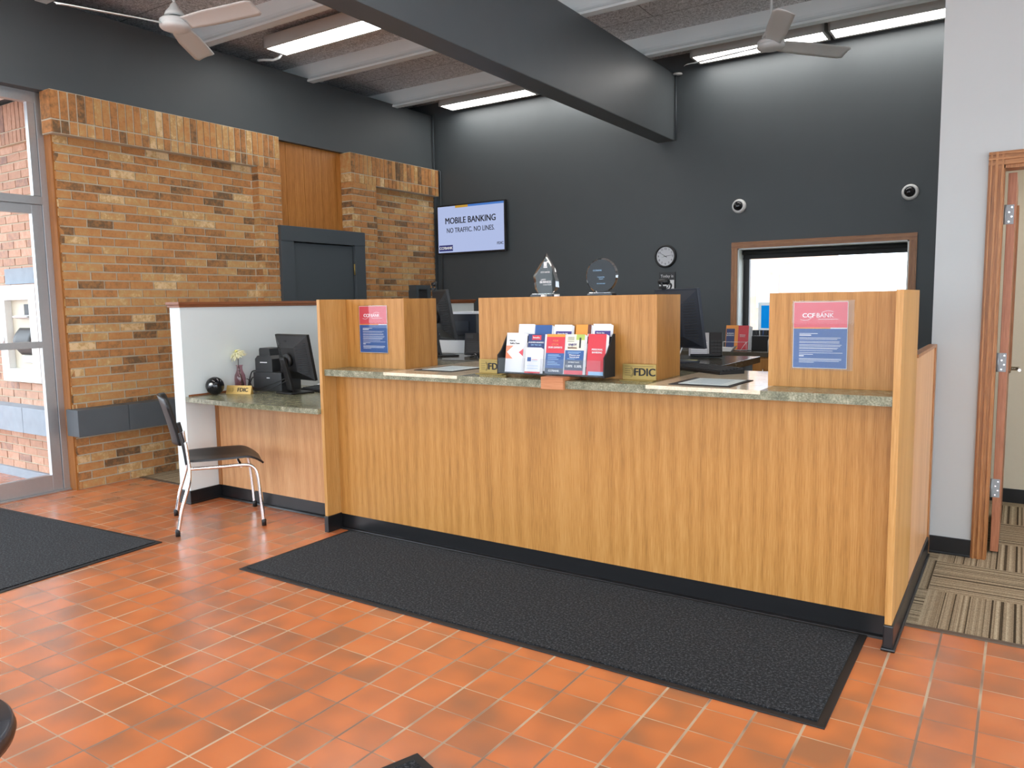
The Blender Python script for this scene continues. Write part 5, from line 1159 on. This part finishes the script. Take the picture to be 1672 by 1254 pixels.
text('lettering', 'FDIC', 0.044, M_['ink'], t, (w / 2 - 0.075, yy - 0.0008, -0.205), bold=0.02)

t = thing('wall_clock', 'round white clock with black rim on the dark back wall', 'clock', (-3.192, 7.848, 1.912))
m = MB(); m.lathe([(0.001, 0.0), (0.119, 0.0), (0.121, -0.02), (0.112, -0.034), (0.101, -0.030), (0.099, -0.014), (0.001, -0.014)], (0, 0, 0), 'y', 48); put('rim', m, M_['black'], t)
m = MB(); m.lathe([(0.001, -0.0145), (0.099, -0.0145), (0.099, -0.0160), (0.001, -0.0160)], (0, 0, 0), 'y', 48, False); put('dial', m, plain('clock_dial', (0.66, 0.67, 0.70), 0.5), t)
for k in range(1, 13):
    a = math.radians(90 - 30 * k); text('numeral', str(k), 0.030, M_['ink'], t, (0.079 * math.cos(a), -0.0168, 0.079 * math.sin(a)))
def hand(name, deg, L, w_, y):
    m = MB(); m.prism([(-w_, -0.02), (w_, -0.02), (w_ * .5, L), (-w_ * .5, L)], 'y', y - 0.0006, y); m.xform(Matrix.Rotation(math.radians(deg), 4, 'Y')); put(name, m, M_['ink'], t)
hand('hour_hand', -58, 0.062, 0.003, -0.0178); hand('minute_hand', 82, 0.084, 0.0022, -0.0188); hand('second_hand', 255, 0.045, 0.0012, -0.0198)

t = thing('day_calendar', 'black and white wall calendar reading Today is below the clock', 'calendar', (-3.174, 7.848, 1.62))
m = MB(); m.box(-0.09, 0.09, -0.012, 0.0, -0.14, 0.125, 0.001); put('backing', m, M_['black'], t)
m = MB(); m.box(-0.086, 0.080, -0.015, -0.0122, -0.135, 0.042); put('date_sheet', m, M_['paper'], t)
text('lettering', 'Today is', 0.042, M_['paper'], t, (0.0, -0.0128, 0.083)); text('numeral', '2', 0.15, M_['ink'], t, (0.032, -0.0158, -0.045), bold=0.02)

def dome(x, z, label):
    t = thing('dome_camera', label, 'security camera', (x, 7.848, z))
    m = MB(); m.lathe([(0.001, 0.0), (0.070, 0.0), (0.070, -0.02), (0.062, -0.042), (0.048, -0.052), (0.046, -0.046)], (0, 0, 0), 'y', 36); put('white_housing', m, M_['whiteplastic'], t)
    m = MB(); m.lathe([(0.046 * math.cos(a), -0.046 - 0.040 * math.sin(a)) for a in [PI / 2 * i / 8 for i in range(9)]][:-1] + [(0.001, -0.086)], (0, 0, 0), 'y', 30); put('smoked_dome', m, M_['blackgloss'], t)
dome(-2.415, 2.372, 'white dome security camera above the left corner of the back window')
dome(-0.884, 2.373, 'white dome security camera above the right corner of the back window')

# groups of like things
GROUPS = {'leaflet_stack': 'leaflets standing in racks', 'divider_cabinet': 'oak divider cabinets on the counter', 'glass_award': 'glass awards on the middle divider', 'computer_monitor': 'black computer monitors', 'web_camera': 'web cameras on monitors', 'floor_mat': 'charcoal floor mats', 'bank_plaque': 'brass plaques on the counter', 'bank_notice': 'bank notices on the dividers', 'desk_phone': 'desk telephones behind the counter', 'ceiling_fan': 'white ceiling fans', 'dome_camera': 'dome cameras on the back wall', 'power_cable': 'black cables on the reception desk', 'keyboard': 'black keyboards', 'computer_mouse': 'computer mice', 'teller_desk': 'teller desks behind the counter', 'stone_inset': 'beige insets in the counter', 'counter_pad': 'paper pads on the counter', 'small_block': 'small white blocks on the divider', 'folder_card': 'cards behind the low side panel'}
for o in list(S.objects):
    b_ = o.name.split('.')[0]
    if o.parent is None and 'label' in o:
        if b_ in GROUPS: o['group'] = GROUPS[b_]
        if b_ == 'ceiling_light' and 'group' not in o: o['group'] = 'ceiling tube lights in view'
